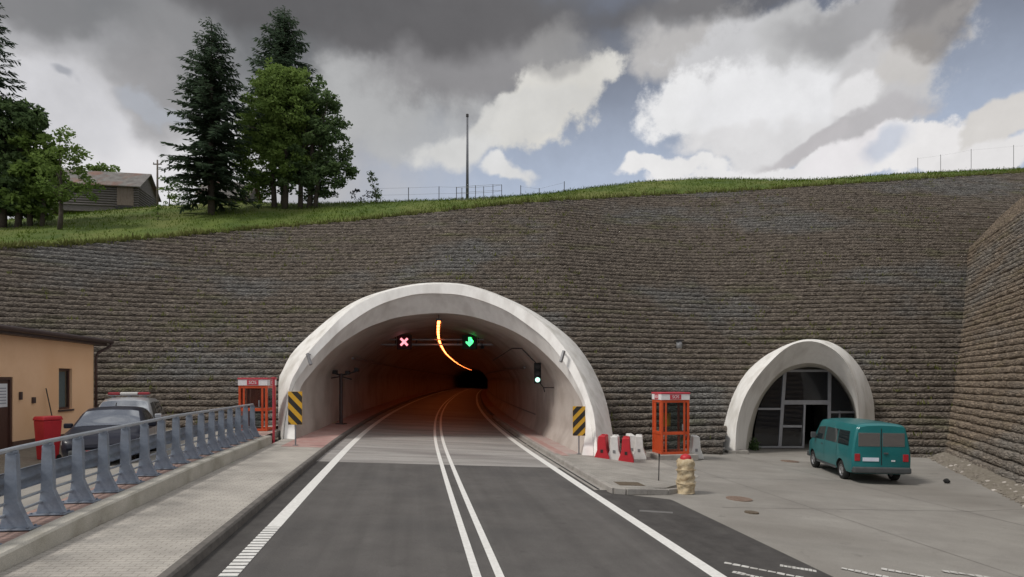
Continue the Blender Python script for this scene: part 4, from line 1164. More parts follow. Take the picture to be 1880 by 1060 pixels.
# ------------------------------------------------------------------ hazard marker boards
def marker(foot, w, z0, z1, slope, label):
    t = empty('hazard_marker', foot); tag(t, label, 'hazard sign', 'yellow and black hazard markers at the tunnel mouth')
    mb = MB(); mb.tube([(0,.03,-.02),(0,.03,z1-.05)], .028, 8); mb.box(-.08,.08,-.05,.11,0,.015); mb.build('pole', M['grey_steel'], t)
    mb = MB(); mb.box(-w/2,w/2,-.012,.0,z0,z1); b_ = mb.build('board', M['sign_yellow'], t, bevel=.004)
    hgt = z1 - z0; per = hgt/2.55; bw = per*.52
    mb = MB()
    def clip(c0):
        # band between two slanted lines, clipped to the board
        poly = []
        x0, x1 = -w/2+.006, w/2-.006
        f = lambda x, c: c + slope*(x)*1.0
        pts = [(x0, f(x0, c0)), (x1, f(x1, c0)), (x1, f(x1, c0+bw)), (x0, f(x0, c0+bw))]
        def cut(ps, zlim, keep_below):
            out = []
            for i in range(len(ps)):
                a, b2 = ps[i], ps[(i+1) % len(ps)]
                ia = (a[1] <= zlim) if keep_below else (a[1] >= zlim); ib = (b2[1] <= zlim) if keep_below else (b2[1] >= zlim)
                if ia: out.append(a)
                if ia != ib:
                    tt_ = (zlim-a[1])/(b2[1]-a[1]); out.append((a[0]+(b2[0]-a[0])*tt_, zlim))
            return out
        return cut(cut(pts, z1-.006, True), z0+.006, False)
    for k in range(-3, 6):
        ps = clip(z0 - .02 + per*k + .25*per)
        if len(ps) >= 3: mb.add([Vector((x, -.0155, z)) for x, z in ps], [tuple(range(len(ps)))])
    mb.build('stripes', M['sign_black'], b_)
    return t
f1 = G(542, 818, .15); marker(f1, .50, .73, 1.90, -1.05, 'black and yellow striped board on a pole by the left side of the tunnel mouth')
f2 = G(1063, 834, .15); marker(f2, .48, .70, 1.82, 1.05, 'black and yellow striped board on a pole by the red and white barriers')

# ------------------------------------------------------------------ plastic barriers
def barrier(foot, m, rz, label, h=.92):
    t = empty('plastic_barrier', foot, rz); tag(t, label, 'barrier', 'red and white plastic barriers beside the tunnel mouth')
    mb = MB(); L2 = .45
    sec_ = [(-.29,0),(.29,0),(.27,.14),(.17,.40),(.135,h-.04),(.10,h),(-.10,h),(-.135,h-.04),(-.17,.40),(-.27,.14)]
    mb.prism(sec_, Matrix.Translation((0,-L2,0)), 2*L2); b_ = mb.build('body', m, t, bevel=.03, seg=3)
    for y in (-L2-.012,):
        mb = MB(); mb.prism([(-.05,.30),(.05,.30),(.05,.42),(-.05,.42)], Matrix.Translation((0,y,0)), .015); mb.build('socket', M['sign_black'] if m is M['red_plastic'] else M['grey_steel'], t, bevel=.01)
    mb = MB(); mb.lathe([(.06,h-.005),(.06,h+.03),(.001,h+.03)], 12); mb.build('cap', m, t)
    return t
def foot(u, v, dz=.06): q = G(u, v, dz); return q
for (u, v, c, rz, lab) in ((1105,845,'red',R(-16),'red plastic barrier nearest the tunnel arch'), (1127,846,'white',R(-14),'white plastic barrier between the two red ones'), (1148,848,'red',R(-12),'red plastic barrier between two white barriers'),
        (1156,840,'white',R(-4),'white plastic barrier behind the outer red one'), (1172,842,'white',R(-12),'white plastic barrier at the outer end of the row'), (1277,842,'white',R(-10),'white plastic barrier half hidden behind the orange booth on the yard side')):
    q = foot(u, v, .05 if u < 1200 else .02); d = Vector((.12, .45, 0)); q = q + d; q.z = float(gz(q.x)) + (hR(7.0 if u < 1130 else 8.0) if u < 1200 else 0) ; barrier(q, M[c+'_plastic'], rz, lab)

# ------------------------------------------------------------------ wrapped post, stake, covers
q = G(1259, 905); t = empty('wrapped_bollard', q); tag(t, 'short post wrapped in tan sacking with a red cap, at the end of the kerb', 'bollard')
vs, fs = [], []; nr_, na = 26, 30
for i in range(nr_):
    z = .92*i/(nr_-1)
    for j in range(na):
        a = 2*math.pi*j/na
        r = .228 + .010*math.sin(a*2 + z*9) + .011*math.sin(z*33 + 1.6*math.sin(a*2+1)) + .012*math.sin(a*5 - z*21) + .008*math.sin(a*9+z*40) + random.uniform(-.007,.007)
        if i == 0: r += .02
        if i >= nr_-2: r *= .93 if i == nr_-2 else .8
        vs.append((r*math.cos(a), r*math.sin(a), z + (.02*math.sin(a*3) if i > nr_-3 else 0)))
for i in range(nr_-1):
    for j in range(na): fs.append((i*na+j, i*na+(j+1)%na, (i+1)*na+(j+1)%na, (i+1)*na+j))
fs.append(tuple((nr_-1)*na+j for j in range(na)))
mesh('sacking', vs, fs, M['burlap'], t, True)
mb = MB()
for z, tl in ((.30,.03),(.62,-.03)):
    mb.tube([(.262*math.cos(k*.3927), .262*math.sin(k*.3927), z + tl*math.sin(k*.3927)) for k in range(17)], .012, 6)
mb.build('rope', M['burlap'], t)
mb = MB(); mb.lathe([(.15,.90),(.15,.96),(.12,1.02),(.05,1.05),(.001,1.06)], 16); mb.build('cap', M['red_plastic'], t, True)
q = G(1209, 886, .05); mb = MB(); mb.tube([(q.x,q.y,q.z-.1),(q.x+.02,q.y,q.z+.78)], .016, 6); mb.box(q.x+.0,q.x+.04,q.y-.02,q.y+.02,q.z+.76,q.z+.84)
o = mb.build('stake', M['dark_steel']); tag(o, 'thin dark iron stake in the pavement in front of the booth', 'stake')
def cover(u, v, r, m, label, dz, sq=False):
    q = G(u, v, dz); t = empty('manhole_cover', q); t['label'] = label; t['category'] = 'manhole cover'; t['group'] = 'iron covers in the paving'
    if u > 1000 and u < 1200:
        q2 = q
    mb = MB()
    if sq:
        mb.box(-r,r,-r*.8,r*.8,-.03,.012)
    else: mb.lathe([(.001,.012),(r,.012),(r,-.03)], 28)
    lid = mb.build('lid', m, t)
    mb = MB()
    if sq:
        for k in range(7): x = -r*.85 + r*1.7*k/6; mb.box(x-.02,x+.02,-r*.7,r*.7,.012,.017)
    else:
        for k in range(-3, 4):
            y = k*r*.25; w_ = math.sqrt(max(0,(r*.9)**2 - y*y)); mb.box(-w_,w_,y-.02,y+.02,.012,.017)
    mb.build('ribs', m, t); t.rotation_euler = (R(0), math.atan(.05), R(9))
    return t
cover(1155, 889, .36, M['bronze_iron'], 'square dark iron cover on the pavement near the kerb corner', .135, True)
cover(1357, 916, .33, M['rust'], 'round rusty iron cover in the concrete yard beyond the wrapped post', .0)
cover(1450, 847, .36, M['rust'], 'round rusty iron cover in the concrete between the small arch and the van', .0)
cover(1380, 941, .16, M['bronze_iron'], 'tiny dark iron cover in the concrete near the road edge', .0)
# concrete block at the gallery's left foot, dark bush beside it, black lump by the rubble
q = G(1352, 832); mb = MB(); mb.box(q.x-.45,q.x+.5,q.y-.2,q.y+.3,q.z-.05,q.z+.13); o = mb.build('concrete_block', M['kerb'], bevel=.03); tag(o, 'low grey concrete block at the left foot of the small arch', 'block')
q = G(1382, 826); vs, fs = [], []
for k in range(420):
    a, r, z = random.uniform(0, 6.28), abs(random.gauss(0, .2)), abs(random.gauss(.18, .14))
    c = q + Vector((r*math.cos(a), r*math.sin(a), z)); s = random.uniform(.03, .07); d1 = Vector((random.gauss(0,1),random.gauss(0,1),random.gauss(0,1))).normalized()*s; d2 = Vector((random.gauss(0,1),random.gauss(0,1),random.gauss(0,1))).normalized()*s
    i = len(vs); vs += [c-d1, c+d2, c+d1, c-d2]; fs.append((i,i+1,i+2,i+3))
o = mesh('weed_bush', vs, fs, M['leaf_dark']); tag(o, 'small dark weedy bush inside the small arch', 'bush')
q = G(1738, 887); bm = bmesh.new(); bmesh.ops.create_icosphere(bm, subdivisions=2, radius=.10)
for v in bm.verts: v.co *= random.uniform(.8, 1.15); v.co.z *= .85
me = bpy.data.meshes.new('plastic_bag'); bm.to_mesh(me); bm.free(); o = bpy.data.objects.new('plastic_bag', me); COL.objects.link(o); o.location = q + Vector((0,0,.07)); me.materials.append(M['black']); tag(o, 'small black bag lying by the rubble at the foot of the wing wall', 'bag')

# ------------------------------------------------------------------ wall lamp between the arches
Yl = 33.0; q = P(1247, 632, 30.6)
for _ in range(20): q = P(1247, 632, float(Yw(q.x, q.z)) - .45)
t = empty('floodlight', q); tag(t, 'grey floodlight fixed to the stone wall above the orange booth', 'floodlight')
mb = MB(); mb.lathe([(.001,-.38),(.13,-.36),(.17,-.1),(.17,.14),(.001,.16)], 14); mb.build('lamp_head', M['grey_steel'], t, True)
mb = MB(); mb.box(-.22,.22,-.2,.3,.17,.24); mb.bar((0,.2,.2),(0,.9,.3),.07); mb.build('bracket', M['dark_steel'], t, bevel=.01)
# ------------------------------------------------------------------ tunnel fittings
def ceil_h(y):
    lat_h = [(lat, h) for (_, lat, h) in prof]
    return max(h for _, h in lat_h)
CHT = ceil_h(40)
M['lamp_glow'] = emit('sodium_lamp', (1.0, .20, .045), LAMP)
def lamp_mesh(L_):
    mb = MB(); mb.box(-.13,.13,-L_/2,L_/2,0,.10,0); mb.box(-.065,.065,-L_/2+.02,L_/2-.02,-.035,-.001,1); mb.box(-.13,-.11,-L_/2,L_/2,-.12,0,0); mb.box(.11,.13,-L_/2,L_/2,-.12,0,0); mb.bar((0,-L_*.3,.10),(0,-L_*.3,.32),.03,mi=0); mb.bar((0,L_*.3,.10),(0,L_*.3,.32),.03,mi=0)
    return mb
proto = None; y = 29.2; i = 0
while y < 178:
    p = RP(y, .02, CHT - .36)
    if proto is None:
        proto = lamp_mesh(1.3).build('tunnel_lamp', [M['dark_steel'], M['lamp_glow']]); o = proto
    else:
        o = proto.copy(); COL.objects.link(o)
    o.location = p; d = cdx(y); o.rotation_euler = (0, 0, math.atan(-d))
    tag(o, 'glowing orange lamp in the row along the tunnel ceiling', 'ceiling lamp', 'orange lamps along the tunnel ceiling')
    y += 2.05 if y < 90 else 2.6; i += 1
# gantry beam with lane signals
GY = 38.0
zsig = H + (PV-628)/F*GY
def half_width_at(h):
    ls = [lat for (_, lat, hh) in prof if hh >= h]; return (min(ls), max(ls))
xl, xr = (650-PU)/F*GY, (955-PU)/F*GY
t = empty('signal_gantry', ((xl+xr)/2, GY, zsig)); TL = t.location.copy(); tag(t, 'pale steel gantry beam across the tunnel roof carrying the lane signals', 'gantry')
mb = MB(); mb.box(xl-TL.x, xr-TL.x, -.06, .06, .10, .18); mb.box(xl-TL.x, xr-TL.x, -.05, .05, -.22, -.12); mb.build('beam', M['alu'], t)
mb = MB(); 
for k in range(9):
    x = (xl + (xr-xl)*k/8) - TL.x; mb.box(x-.03, x+.03, -.03, .03, -.12, .10)
    if k % 2 == 0: mb.box(x-.025, x+.025, -.025, .025, .18, .18 + max(.1, CHT + float(gz(TL.x)) - zsig - .2 - (abs(k-4)/4)**2*1.6))
mb.build('hangers', M['dark_steel'], t)
M['sig_red'] = emit('signal_red', (1.0, .30, .36), 1.6); M['sig_green'] = emit('signal_green', (.12, 1.0, .36), 1.3)
M['glow_red'] = mat('signal_face_red', (.10,.005,.012), (.12,.008,.015), 5, .5); M['glow_green'] = mat('signal_face_green', (.008,.055,.02), (.01,.07,.025), 5, .5)
def signal(u, name, label, face):
    q = P(u, 628, GY - .22); t = empty(name, q); tag(t, label, 'lane signal', 'lane signals on the gantry')
    mb = MB(); mb.box(-.46,.46,0,.16,-.46,.46); mb.build('housing', M['dark_steel'], t, bevel=.02)
    mb = MB(); mb.box(-.40,.40,-.012,-.001,-.40,.40); mb.build('face', face, t)
    return t
s1 = signal(742, 'lane_signal', 'lit red cross lane signal on the gantry', M['glow_red'])
mb = MB()
for s in (-1, 1): mb.bar((-.24,-.025 - .002*s,-.24*s),(.24,-.025 - .002*s,.24*s),.012,.13,up=(0,1,0)) if False else mb.add([Vector((x, -.02-.001*s, z*s)) for x, z in ((-.27,-.17),(-.17,-.27),(.27,.17),(.17,.27))], [(0,1,2,3)])
mb.build('cross', M['sig_red'], s1)
s2 = signal(862, 'lane_signal', 'lit green downward arrow lane signal on the gantry', M['glow_green'])
mb = MB(); mb.add([Vector((x, -.02, z)) for x, z in ((-.075,.30),(.075,.30),(.075,-.0),(.24,.04),(.24,-.06),(0,-.30),(-.24,-.06),(-.24,.04),(-.075,-.0))], [(0,1,2,3,8),(3,4,5),(3,5,8),(8,5,6),(8,6,7)])
mb.build('arrow', M['sig_green'], s2)
for (u, v) in ((885,638),):
    q = P(u, v, GY-.2); mb = MB(); mb.box(q.x-.13,q.x+.13,q.y-.2,q.y+.1,q.z-.10,q.z+.10); mb.bar((q.x,q.y,q.z+.1),(q.x,q.y+.1,q.z+.35),.04); mb.lathe([(.07,-.03),(.07,.0),(.001,.0)],10,Matrix.Translation((q.x,q.y-.2,q.z)) @ Matrix.Rotation(R(90),4,'X'))
    o = mb.build('camera', M['dark_steel'], bevel=.01); tag(o, 'small dark surveillance camera hanging from the gantry beside the green arrow', 'camera')
# traffic light on a bracket on the right lining
YT = 28.5
q = P(987, 686, YT); t = empty('traffic_light', q); tag(t, 'black traffic light with its lower green lamp lit, on a bracket inside the tunnel', 'traffic light')
M['sig_go'] = emit('signal_go', (.55, 1.0, .82), 1.5)
mb = MB(); mb.box(-.17,.17,0,.16,-.48,.52); mb.build('housing', M['black'], t, bevel=.03)
for k, (z, m) in enumerate(((.34, 'black'), (.02, 'black'), (-.30, 'sig_go'))):
    Mx = Matrix.Translation((0,-.005,z)) @ Matrix.Rotation(R(90),4,'X')
    mb = MB(); mb.lathe([(.115,.0),(.001,.012)], 18, Mx); mb.build('lens', M[m] if m != 'black' else M['dark_steel'], t)
    mb = MB(); vs_ = []
    for j in range(9):
        a = R(0 + 180*j/8); vs_ += [Vector((.14*math.cos(a), 0, z + .14*math.sin(a))), Vector((.14*math.cos(a), -.17, z + .13*math.sin(a)))]
    mb.add(vs_, [(2*j, 2*j+1, 2*j+3, 2*j+2) for j in range(8)]); mb.build('visor', M['black'], t)
def T_(u, v, dy=.1): return P(u, v, YT + dy) - q
mb = MB(); mb.tube([T_(940,640,1.5), T_(958,640,.5), T_(985,668,.1)], .035, 6); mb.tube([T_(940,640,1.5), T_(905,662,4)], .03, 6); mb.tube([T_(990,702), T_(998,712), T_(1024,712,.1)], .03, 6); mb.tube([T_(998,712), T_(1000,720)], .03, 6)
mb.tube([T_(1003,672,.6), T_(1018,700,.3), T_(1026,714,.1)], .02, 6)
mb.build('bracket', M['dark_steel'], t)
# mast with crossed arms on the left walkway
q = RP(31.5, -4.95, .15); t = empty('equipment_mast', q); tag(t, 'dark mast with short arms carrying small devices on the left walkway inside the tunnel', 'mast')
mb = MB(); mb.tube([(0,0,0),(0,0,2.6)], .09, 10); mb.box(-.25,.25,-.2,.2,0,.04); mb.build('pole', M['gutter'], t)
mb = MB(); mb.tube([(-.75,0,2.75),(0,0,2.5),(.8,-.2,2.7)], .04, 6); mb.tube([(-.6,0,2.35),(0,0,2.45),(.55,0,2.3)], .03, 6); mb.build('arm', M['dark_steel'], t)
for (x, z) in ((-.78,2.82),(-.3,2.66),(.35,2.64),(.82,2.78)):
    mb = MB(); mb.box(x-.10,x+.10,-.2,.14,z-.09,z+.11); mb.build('device', M['dark_steel'], t, bevel=.02)

# ------------------------------------------------------------------ orange building on the left
bd = Vector((-.18, 1, 0)).normalized(); C0 = Vector((-16.97, 24.3, 0))      # facade foot at the far corner
def B(s, out, z):      # s metres back along the facade towards the camera, out metres proud of it
    nrm = Vector((bd.y, -bd.x, 0))
    return C0 - bd*s + nrm*out + Vector((0,0,z))
bl = empty('orange_building', B(6, 0, .45)); BL = bl.location.copy(); tag(bl, 'single storey orange rendered building with a dark metal roof at the left edge', 'building')
def bq(mb, s0, s1, o0, o1, z0, z1, mi=0):
    vs_ = [B(s, o, z) - BL for z in (z0, z1) for o in (o0, o1) for s in (s0, s1)]
    mb.add(vs_, [(0,2,3,1),(4,5,7,6),(0,1,5,4),(2,6,7,3),(0,4,6,2),(1,3,7,5)], mi); return mb
ZR = 4.36
def sYon(u):   # distance along the facade for an image bearing
    U = (u-PU)/F; Y = (C0.x + .18*C0.y)/(U + .18); return (C0.y - Y)*math.hypot(1, .18)
w0, w1 = sYon(132), sYon(108); d0, d1 = sYon(24), sYon(24) + 1.05
# wall made of pieces round the openings
mb = MB()
for (s0, s1, z0, z1) in ((0,w0,.85,ZR),(w0,w1,.85,1.75),(w0,w1,3.27,ZR),(w1,d0,.85,ZR),(d0,d1,2.93,ZR),(d1,17,.85,ZR)): bq(mb, s0, s1, -.25, 0, z0, z1)
bq(mb, 0, .25, -7, -.25, .85, ZR); bq(mb, 16.75, 17, -7, -.25, .3, ZR)
mb.build('wall', M['stucco'], bl)
mb = MB(); bq(mb, -.02, d0, -.25, .02, .25, .85); bq(mb, d1, 17, -.25, .02, .25, .85); bq(mb, -.02, .25, -7, -.25, .25, .85); mb.build('plinth', M['plinth'], bl)
mb = MB(); vs_ = [B(s, o, z) - BL for (s, o, z) in ((-.35,.42,ZR+.02),(17.3,.42,ZR+.02),(17.3,-7.3,ZR+.75),(-.35,-7.3,ZR+.75),(-.35,.42,ZR+.16),(17.3,.42,ZR+.16),(17.3,-7.3,ZR+.9),(-.35,-7.3,ZR+.9))]
mb.add(vs_, [(0,3,2,1),(4,5,6,7),(0,1,5,4),(1,2,6,5),(2,3,7,6),(3,0,4,7)]); mb.build('roof', M['roof_metal'], bl)
mb = MB(); bq(mb, -.3, 17.2, -.25, .36, ZR-.10, ZR+.0); mb.build('eaves', M['gutter'], bl)
mb = MB(); mb.tube([B(-.42,.50,ZR+.05)-BL, B(17.3,.50,ZR+.05)-BL], .075, 8); mb.build('gutter', M['gutter'], bl, True)
mb = MB(); mb.tube([B(-.36,.50,ZR+.0)-BL, B(-.36,.46,ZR-.12)-BL, B(-.08,.12,ZR-.42)-BL, B(-.04,.07,ZR-.6)-BL, B(-.04,.07,.6)-BL], .055, 8); mb.build('downpipe', M['gutter'], bl, True)
wf = MB(); 
for (s0, s1, z0, z1) in ((w0,w0+.07,1.75,3.27),(w1-.07,w1,1.75,3.27),(w0+.07,w1-.07,1.75,1.83),(w0+.07,w1-.07,3.19,3.27)): bq(wf, s0, s1, -.16, -.08, z0, z1)
win = wf.build('window', M['brown_door'], bl)
mb = MB(); bq(mb, w0+.07, w1-.07, -.13, -.115, 1.83, 3.19); mb.build('pane', M['booth_glass'], win)
mb = MB(); bq(mb, w0+.09, w1-.30, -.22, -.19, 1.83, 3.15); mb.build('curtain', M['paper'], win)
mb = MB(); bq(mb, w0-.05, w1+.05, -.08, .06, 1.68, 1.748); mb.build('sill', M['gutter'], win)
mb = MB(); bq(mb, d0+.09, d1-.09, -.14, -.08, .6, 2.84); dr = mb.build('door', M['brown_door'], bl)
mb = MB(); bq(mb, d0, d0+.09, -.16, -.03, .6, 2.93); bq(mb, d1-.09, d1, -.16, -.03, .6, 2.93); bq(mb, d0+.09, d1-.09, -.16, -.03, 2.84, 2.93); mb.build('frame', M['brown_door'], dr)
mb = MB(); bq(mb, d0+.16, d1-.16, -.079, -.07, 1.98, 2.72); ns = mb.build('notice', M['paper'], dr)
mb = MB()
for k in range(6): bq(mb, d0+.22, d1-.24-random.uniform(0,.2), -.0699, -.067, 2.08+.095*k, 2.115+.095*k)
mb.build('notice_text', M['ink'], ns)
for (u, v, w_, h_, nm) in ((36,727,.10,.26,'intercom'),(60,735,.14,.20,'meter_box')):
    s = sYon(u); Yq = C0.y - s*bd.y; z = H + (PV-v)/F*Yq
    mb = MB(); bq(mb, s-w_/2, s+w_/2, .0, .07, z-h_/2, z+h_/2); mb.build(nm, M['gutter'], bl, bevel=.01)
# red bin, grey cylinder
q = P(88, 838, 16.9); q.z = lotz(q.y, q.x - cx(q.y)); t = empty('wheeled_bin', q, R(-20)); t.scale = (.68, .68, .90); tag(t, 'bright red wheeled bin standing against the orange building', 'bin')
mb = MB(); 
def taper(mb, w0_, d0_, w1_, d1_, z0, z1):
    vs_ = [Vector((sx*w/2, sy*d/2, z)) for (w, d, z) in ((w0_, d0_, z0), (w1_, d1_, z1)) for sy in (-1, 1) for sx in (-1, 1)]
    mb.add(vs_, [(0,2,3,1),(4,5,7,6),(0,1,5,4),(2,6,7,3),(0,4,6,2),(1,3,7,5)])
taper(mb, .50, .55, .66, .72, .06, 1.28); mb.build('body', M['red_plastic'], t, bevel=.03)
mb = MB(); taper(mb, .72, .80, .66, .70, 1.285, 1.41); mb.build('lid', M['red_plastic'], t, bevel=.04)
mb = MB(); mb.tube([(-.25,.42,1.3),(.25,.42,1.3)], .02, 8); mb.build('handle', M['red_plastic'], t)
for sx in (-1, 1):
    mb = MB(); mb.lathe([(.001,-.03),(.10,-.03),(.10,.03),(.001,.03)], 16, Matrix.Translation((sx*.26,.26,.10)), 0, 'x'); mb.build('wheel', M['black'], t)
# spade leaning behind the bin, fire extinguisher
mb = MB(); a = B(sYon(84), .35, .75); c = B(sYon(84)+.1, .06, 2.55); mb.tube([a, c], .018, 6); mb.box(a.x-.11,a.x+.11,a.y-.015,a.y+.015,a.z-.35,a.z); o = mb.build('spade', M['dark_steel']); tag(o, 'long handled spade leaning on the orange wall above the red bin', 'spade')
q = B(sYon(68), .42, 0); q.z = lotz(q.y, q.x - cx(q.y)); t = empty('gas_cylinder', q); tag(t, 'pale green cylinder with a dark neck on the ground beside the red bin', 'cylinder')
mb = MB(); mb.lathe([(.001,0),(.12,.01),(.12,.52),(.08,.62),(.05,.64)], 16); mb.build('body', mat('cylinder_green', (.30,.36,.29), (.36,.42,.35), 6, .6), t, True)
mb = MB(); mb.lathe([(.06,.63),(.06,.74),(.001,.75)], 12); mb.build('cap', M['dark_steel'], t)

# ------------------------------------------------------------------ trees
def quads(name, C, A, Bv, m, parent, smooth=False):
    n = len(C); V = np.empty((n, 4, 3)); V[:,0] = C - A; V[:,1] = C - Bv*.55 + A*.1; V[:,2] = C + A; V[:,3] = C + Bv*.55 + A*.1
    return npmesh(name, V.reshape(-1, 3), np.arange(n*4).reshape(n, 4), m, parent, smooth)
def unit(n):
    v = RNG.normal(0, 1, (n, 3)); return v/np.linalg.norm(v, axis=1, keepdims=True)
def spruce(foot, h, rad, label, seed=1, dens=1.0, low=.06, gap=.16, lean=0.0, group='trees on the hilltop', pw=.78, droop=.30):
    t = empty('spruce_tree', foot); tag(t, label, 'tree', group)
    rg = np.random.default_rng(seed)
    mb = MB(); mb.tube([(0,0,-.3),(lean*h*.3,0,h*.3),(lean*h*.7,0,h*.7),(lean*h,0,h*.99)], [h*.016+.03,h*.013+.02,h*.006+.015,.01], 9); mb.build('trunk', M['bark'], t, True)
    C, A, Bv = [], [], []; br = MB()
    z = h*low
    while z < h*.985:
        tt_ = z/h
        L0 = rad*(1-tt_)**pw*float(np.interp(tt_, [0, .06, .14, .26, .45], [.45, .6, .86, 1.0, 1.0])) + .10
        k = max(5, int((7 + rg.integers(0, 3))*dens)); a0 = rg.uniform(0, 6.28)
        for j in range(k):
            if rg.random() < gap: continue
            az_ = a0 + 6.283*j/k + rg.normal(0, .25); L_ = L0*rg.uniform(.68, 1.12)
            d = np.array([math.cos(az_), math.sin(az_), 0]); sidev = np.array([-d[1], d[0], 0])
            st_ = np.array([lean*z, 0, z]); up = .34*tt_ - .06
            n = max(3, int(L_/.20)); pts = []
            for i in range(n+1):
                s = i/n
                p = st_ + d*L_*s + np.array([0, 0, L_*(up*s - droop*s*s*(1.3-tt_) + .16*s**3)]); pts.append(p)
            if tt_ < .9: br.tube([pts[0], pts[len(pts)//2], pts[-1]], [.012+.012*L_, .01+.006*L_, .008], 4, cap=False)
            for i in range(1, n+1):
                s = i/n; p = pts[i]
                wid = (.10 + .15*min(1.2, L_/1.6) + .12*L_*(1 - .75*s))*rg.uniform(.7, 1.25)
                for sd in (-1, 1, 0):
                    for _r in range(2 if sd else 1):
                        dirv = d*rg.uniform(.3, .9) + sidev*sd*rg.uniform(.5, 1.1) + np.array([0, 0, rg.uniform(-.55, .05)])
                        dirv /= np.linalg.norm(dirv)
                        ln = wid*rg.uniform(.5, .9)
                        c = p + dirv*ln*.75 + rg.normal(0, .03, 3)
                        nn = np.cross(dirv, [0, 0, 1]); nn /= (np.linalg.norm(nn)+1e-6)
                        tl = nn*math.cos(rg.uniform(-.8,.8)) + np.array([0,0,1])*rg.uniform(-.5,.5)
                        C.append(c); A.append(dirv*ln); Bv.append(tl*ln*.52)
        z += (.24 + .36*(1-tt_))*(h/18)**.6/dens**.3
    tip = np.array([lean*h, 0, h])
    for _ in range(26):
        zz = rg.uniform(0, .06)*h; dv = np.array([rg.normal(0, .5), rg.normal(0, .5), .9]); dv /= np.linalg.norm(dv)
        C.append(tip - np.array([lean*zz, 0, zz])); A.append(dv*.16); Bv.append(np.array([.06, 0, 0]))
    quads('crown', np.array(C), np.array(A), np.array(Bv), M['spruce'], t)
    br.build('branches', M['bark'], t)
    return t
def broadleaf(foot, blobs, trunks, m, label, seed=3, leaf=.17, dens=1.0, group='trees on the hilltop', name='broadleaf_tree', cl_r=.62, limbs=True, fill=.5):
    """blobs: (centre offset, radii) ellipsoids of the crown, relative to foot; trunks: foot offsets + height + lean"""
    t = empty(name, foot); tag(t, label, 'tree' if 'tree' in name else 'bush', group)
    rg = np.random.default_rng(seed)
    CC = []
    for (c, r) in blobs:
        c, r = np.array(c), np.array(r); vol = r[0]*r[1]*r[2]
        n = max(5, int(9.5*dens*vol**.72))
        d = rg.normal(0, 1, (n, 3)); d /= np.linalg.norm(d, axis=1, keepdims=True)
        rr = (fill + (1-fill)*rg.random(n))**.6
        pts = c + d*r*rr[:, None]*rg.uniform(.86, 1.06, (n, 1)); CC.append(pts)
    CC = np.concatenate(CC)
    C, A, Bv = [], [], []
    for c in CC:
        s = cl_r*rg.uniform(.55, 1.35); n = int(64*min(dens, 1.1)*(s/.6)**2*rg.uniform(.6, 1.2)) + 6
        p = rg.normal(0, 1, (n, 3)); p /= np.linalg.norm(p, axis=1, keepdims=True); p *= (rg.random(n)**.45)[:, None]*s
        p[:, 2] *= .62; p[:, 2] -= .18*(p[:, 0]**2 + p[:, 1]**2)
        C.append(c + p)
        a = rg.normal(0, 1, (n, 3)); a[:, 2] *= .6; a /= np.linalg.norm(a, axis=1, keepdims=True)
        b_ = np.cross(a, rg.normal(0, 1, (n, 3))); b_ /= np.linalg.norm(b_, axis=1, keepdims=True)
        ls = leaf*rg.uniform(.6, 1.3, (n, 1)); A.append(a*ls); Bv.append(b_*ls)
    quads('crown', np.concatenate(C), np.concatenate(A), np.concatenate(Bv), m, t)
    mb = MB()
    for (ox, oy, hh, lx, r0) in trunks:
        pts = [Vector((ox, oy, -.3))] + [Vector((ox + lx*s + .08*math.sin(s*5+ox), oy + .06*math.cos(s*7), hh*s)) for s in (.25, .5, .75, 1)]
        mb.tube(pts, [r0*1.25, r0, r0*.8, r0*.55, r0*.25], 8)
        if limbs:
            for k in range(max(2, int(len(CC)*.10/len(trunks)))):
                tgt = Vector(CC[rg.integers(0, len(CC))]); s0 = rg.uniform(.3, .85); base_ = Vector((ox + lx*s0, oy, hh*s0))
                if tgt.z < base_.z*.7: continue
                mid = base_.lerp(tgt, .5) + Vector((0, 0, .3)); mb.tube([base_, mid, tgt], [r0*.42, r0*.25, .02], 5, cap=False)
    mb.build('trunk', M['bark'], t, True)
    return t
def off(foot, u, v, dY=0):
    p = P(u, v, foot.y + dY); return (p - foot)
def rad_(foot, ru, rv, d=None): return (ru/F*foot.y, (d if d else ru)/F*foot.y, rv/F*foot.y)

def back(u, v, d):
    p = hillpt(u, v); return hillpt(u, Y=p.y + d)
f = hillpt(388, 394); k = F/f.y
spruce(f, (394-36)/k, 92/k, 'tall dark spruce with a bare lower trunk standing alone in front of the old barns', 5, .9, .085, .2, pw=.60)
f = back(522, 381, 3); k = F/f.y
spruce(f, (PV - 14)/F*f.y + H - f.z, 104/k, 'dark spruce whose pointed top rises behind the leafy trees', 9, 1.0, .3, .1, pw=.64)
f = hillpt(515, 382)
broadleaf(f, [(off(f,512,165), rad_(f,44,48)), (off(f,492,230), rad_(f,56,62)), (off(f,540,215), rad_(f,52,62)), (off(f,480,300), rad_(f,46,52)), (off(f,530,295), rad_(f,50,40)), (off(f,468,340), rad_(f,28,24)), (off(f,500,150), rad_(f,30,34)), (off(f,545,160), rad_(f,26,36))],
   [(-.6,.2,9,-.6,.22), (.4,-.1,10,.3,.24)], M['leaf_mid'], 'leafy light green tree in the clump right of the lone spruce', 21, .145, 1.35)
f = hillpt(562, 382)
broadleaf(f, [(off(f,590,215), rad_(f,38,60)), (off(f,612,265), rad_(f,34,48)), (off(f,575,285), rad_(f,44,52)), (off(f,622,310), rad_(f,30,30)), (off(f,590,335), rad_(f,42,24)), (off(f,545,340), rad_(f,36,26)), (off(f,580,170), rad_(f,26,36))],
   [(-.5,0,9,-.1,.2), (.2,.2,9.5,.5,.22), (.75,0,8.5,.9,.18)], M['leaf_dark'], 'dark broadleaf tree with several trunks at the outer side of the clump', 22, .155, 1.05, cl_r=.55)
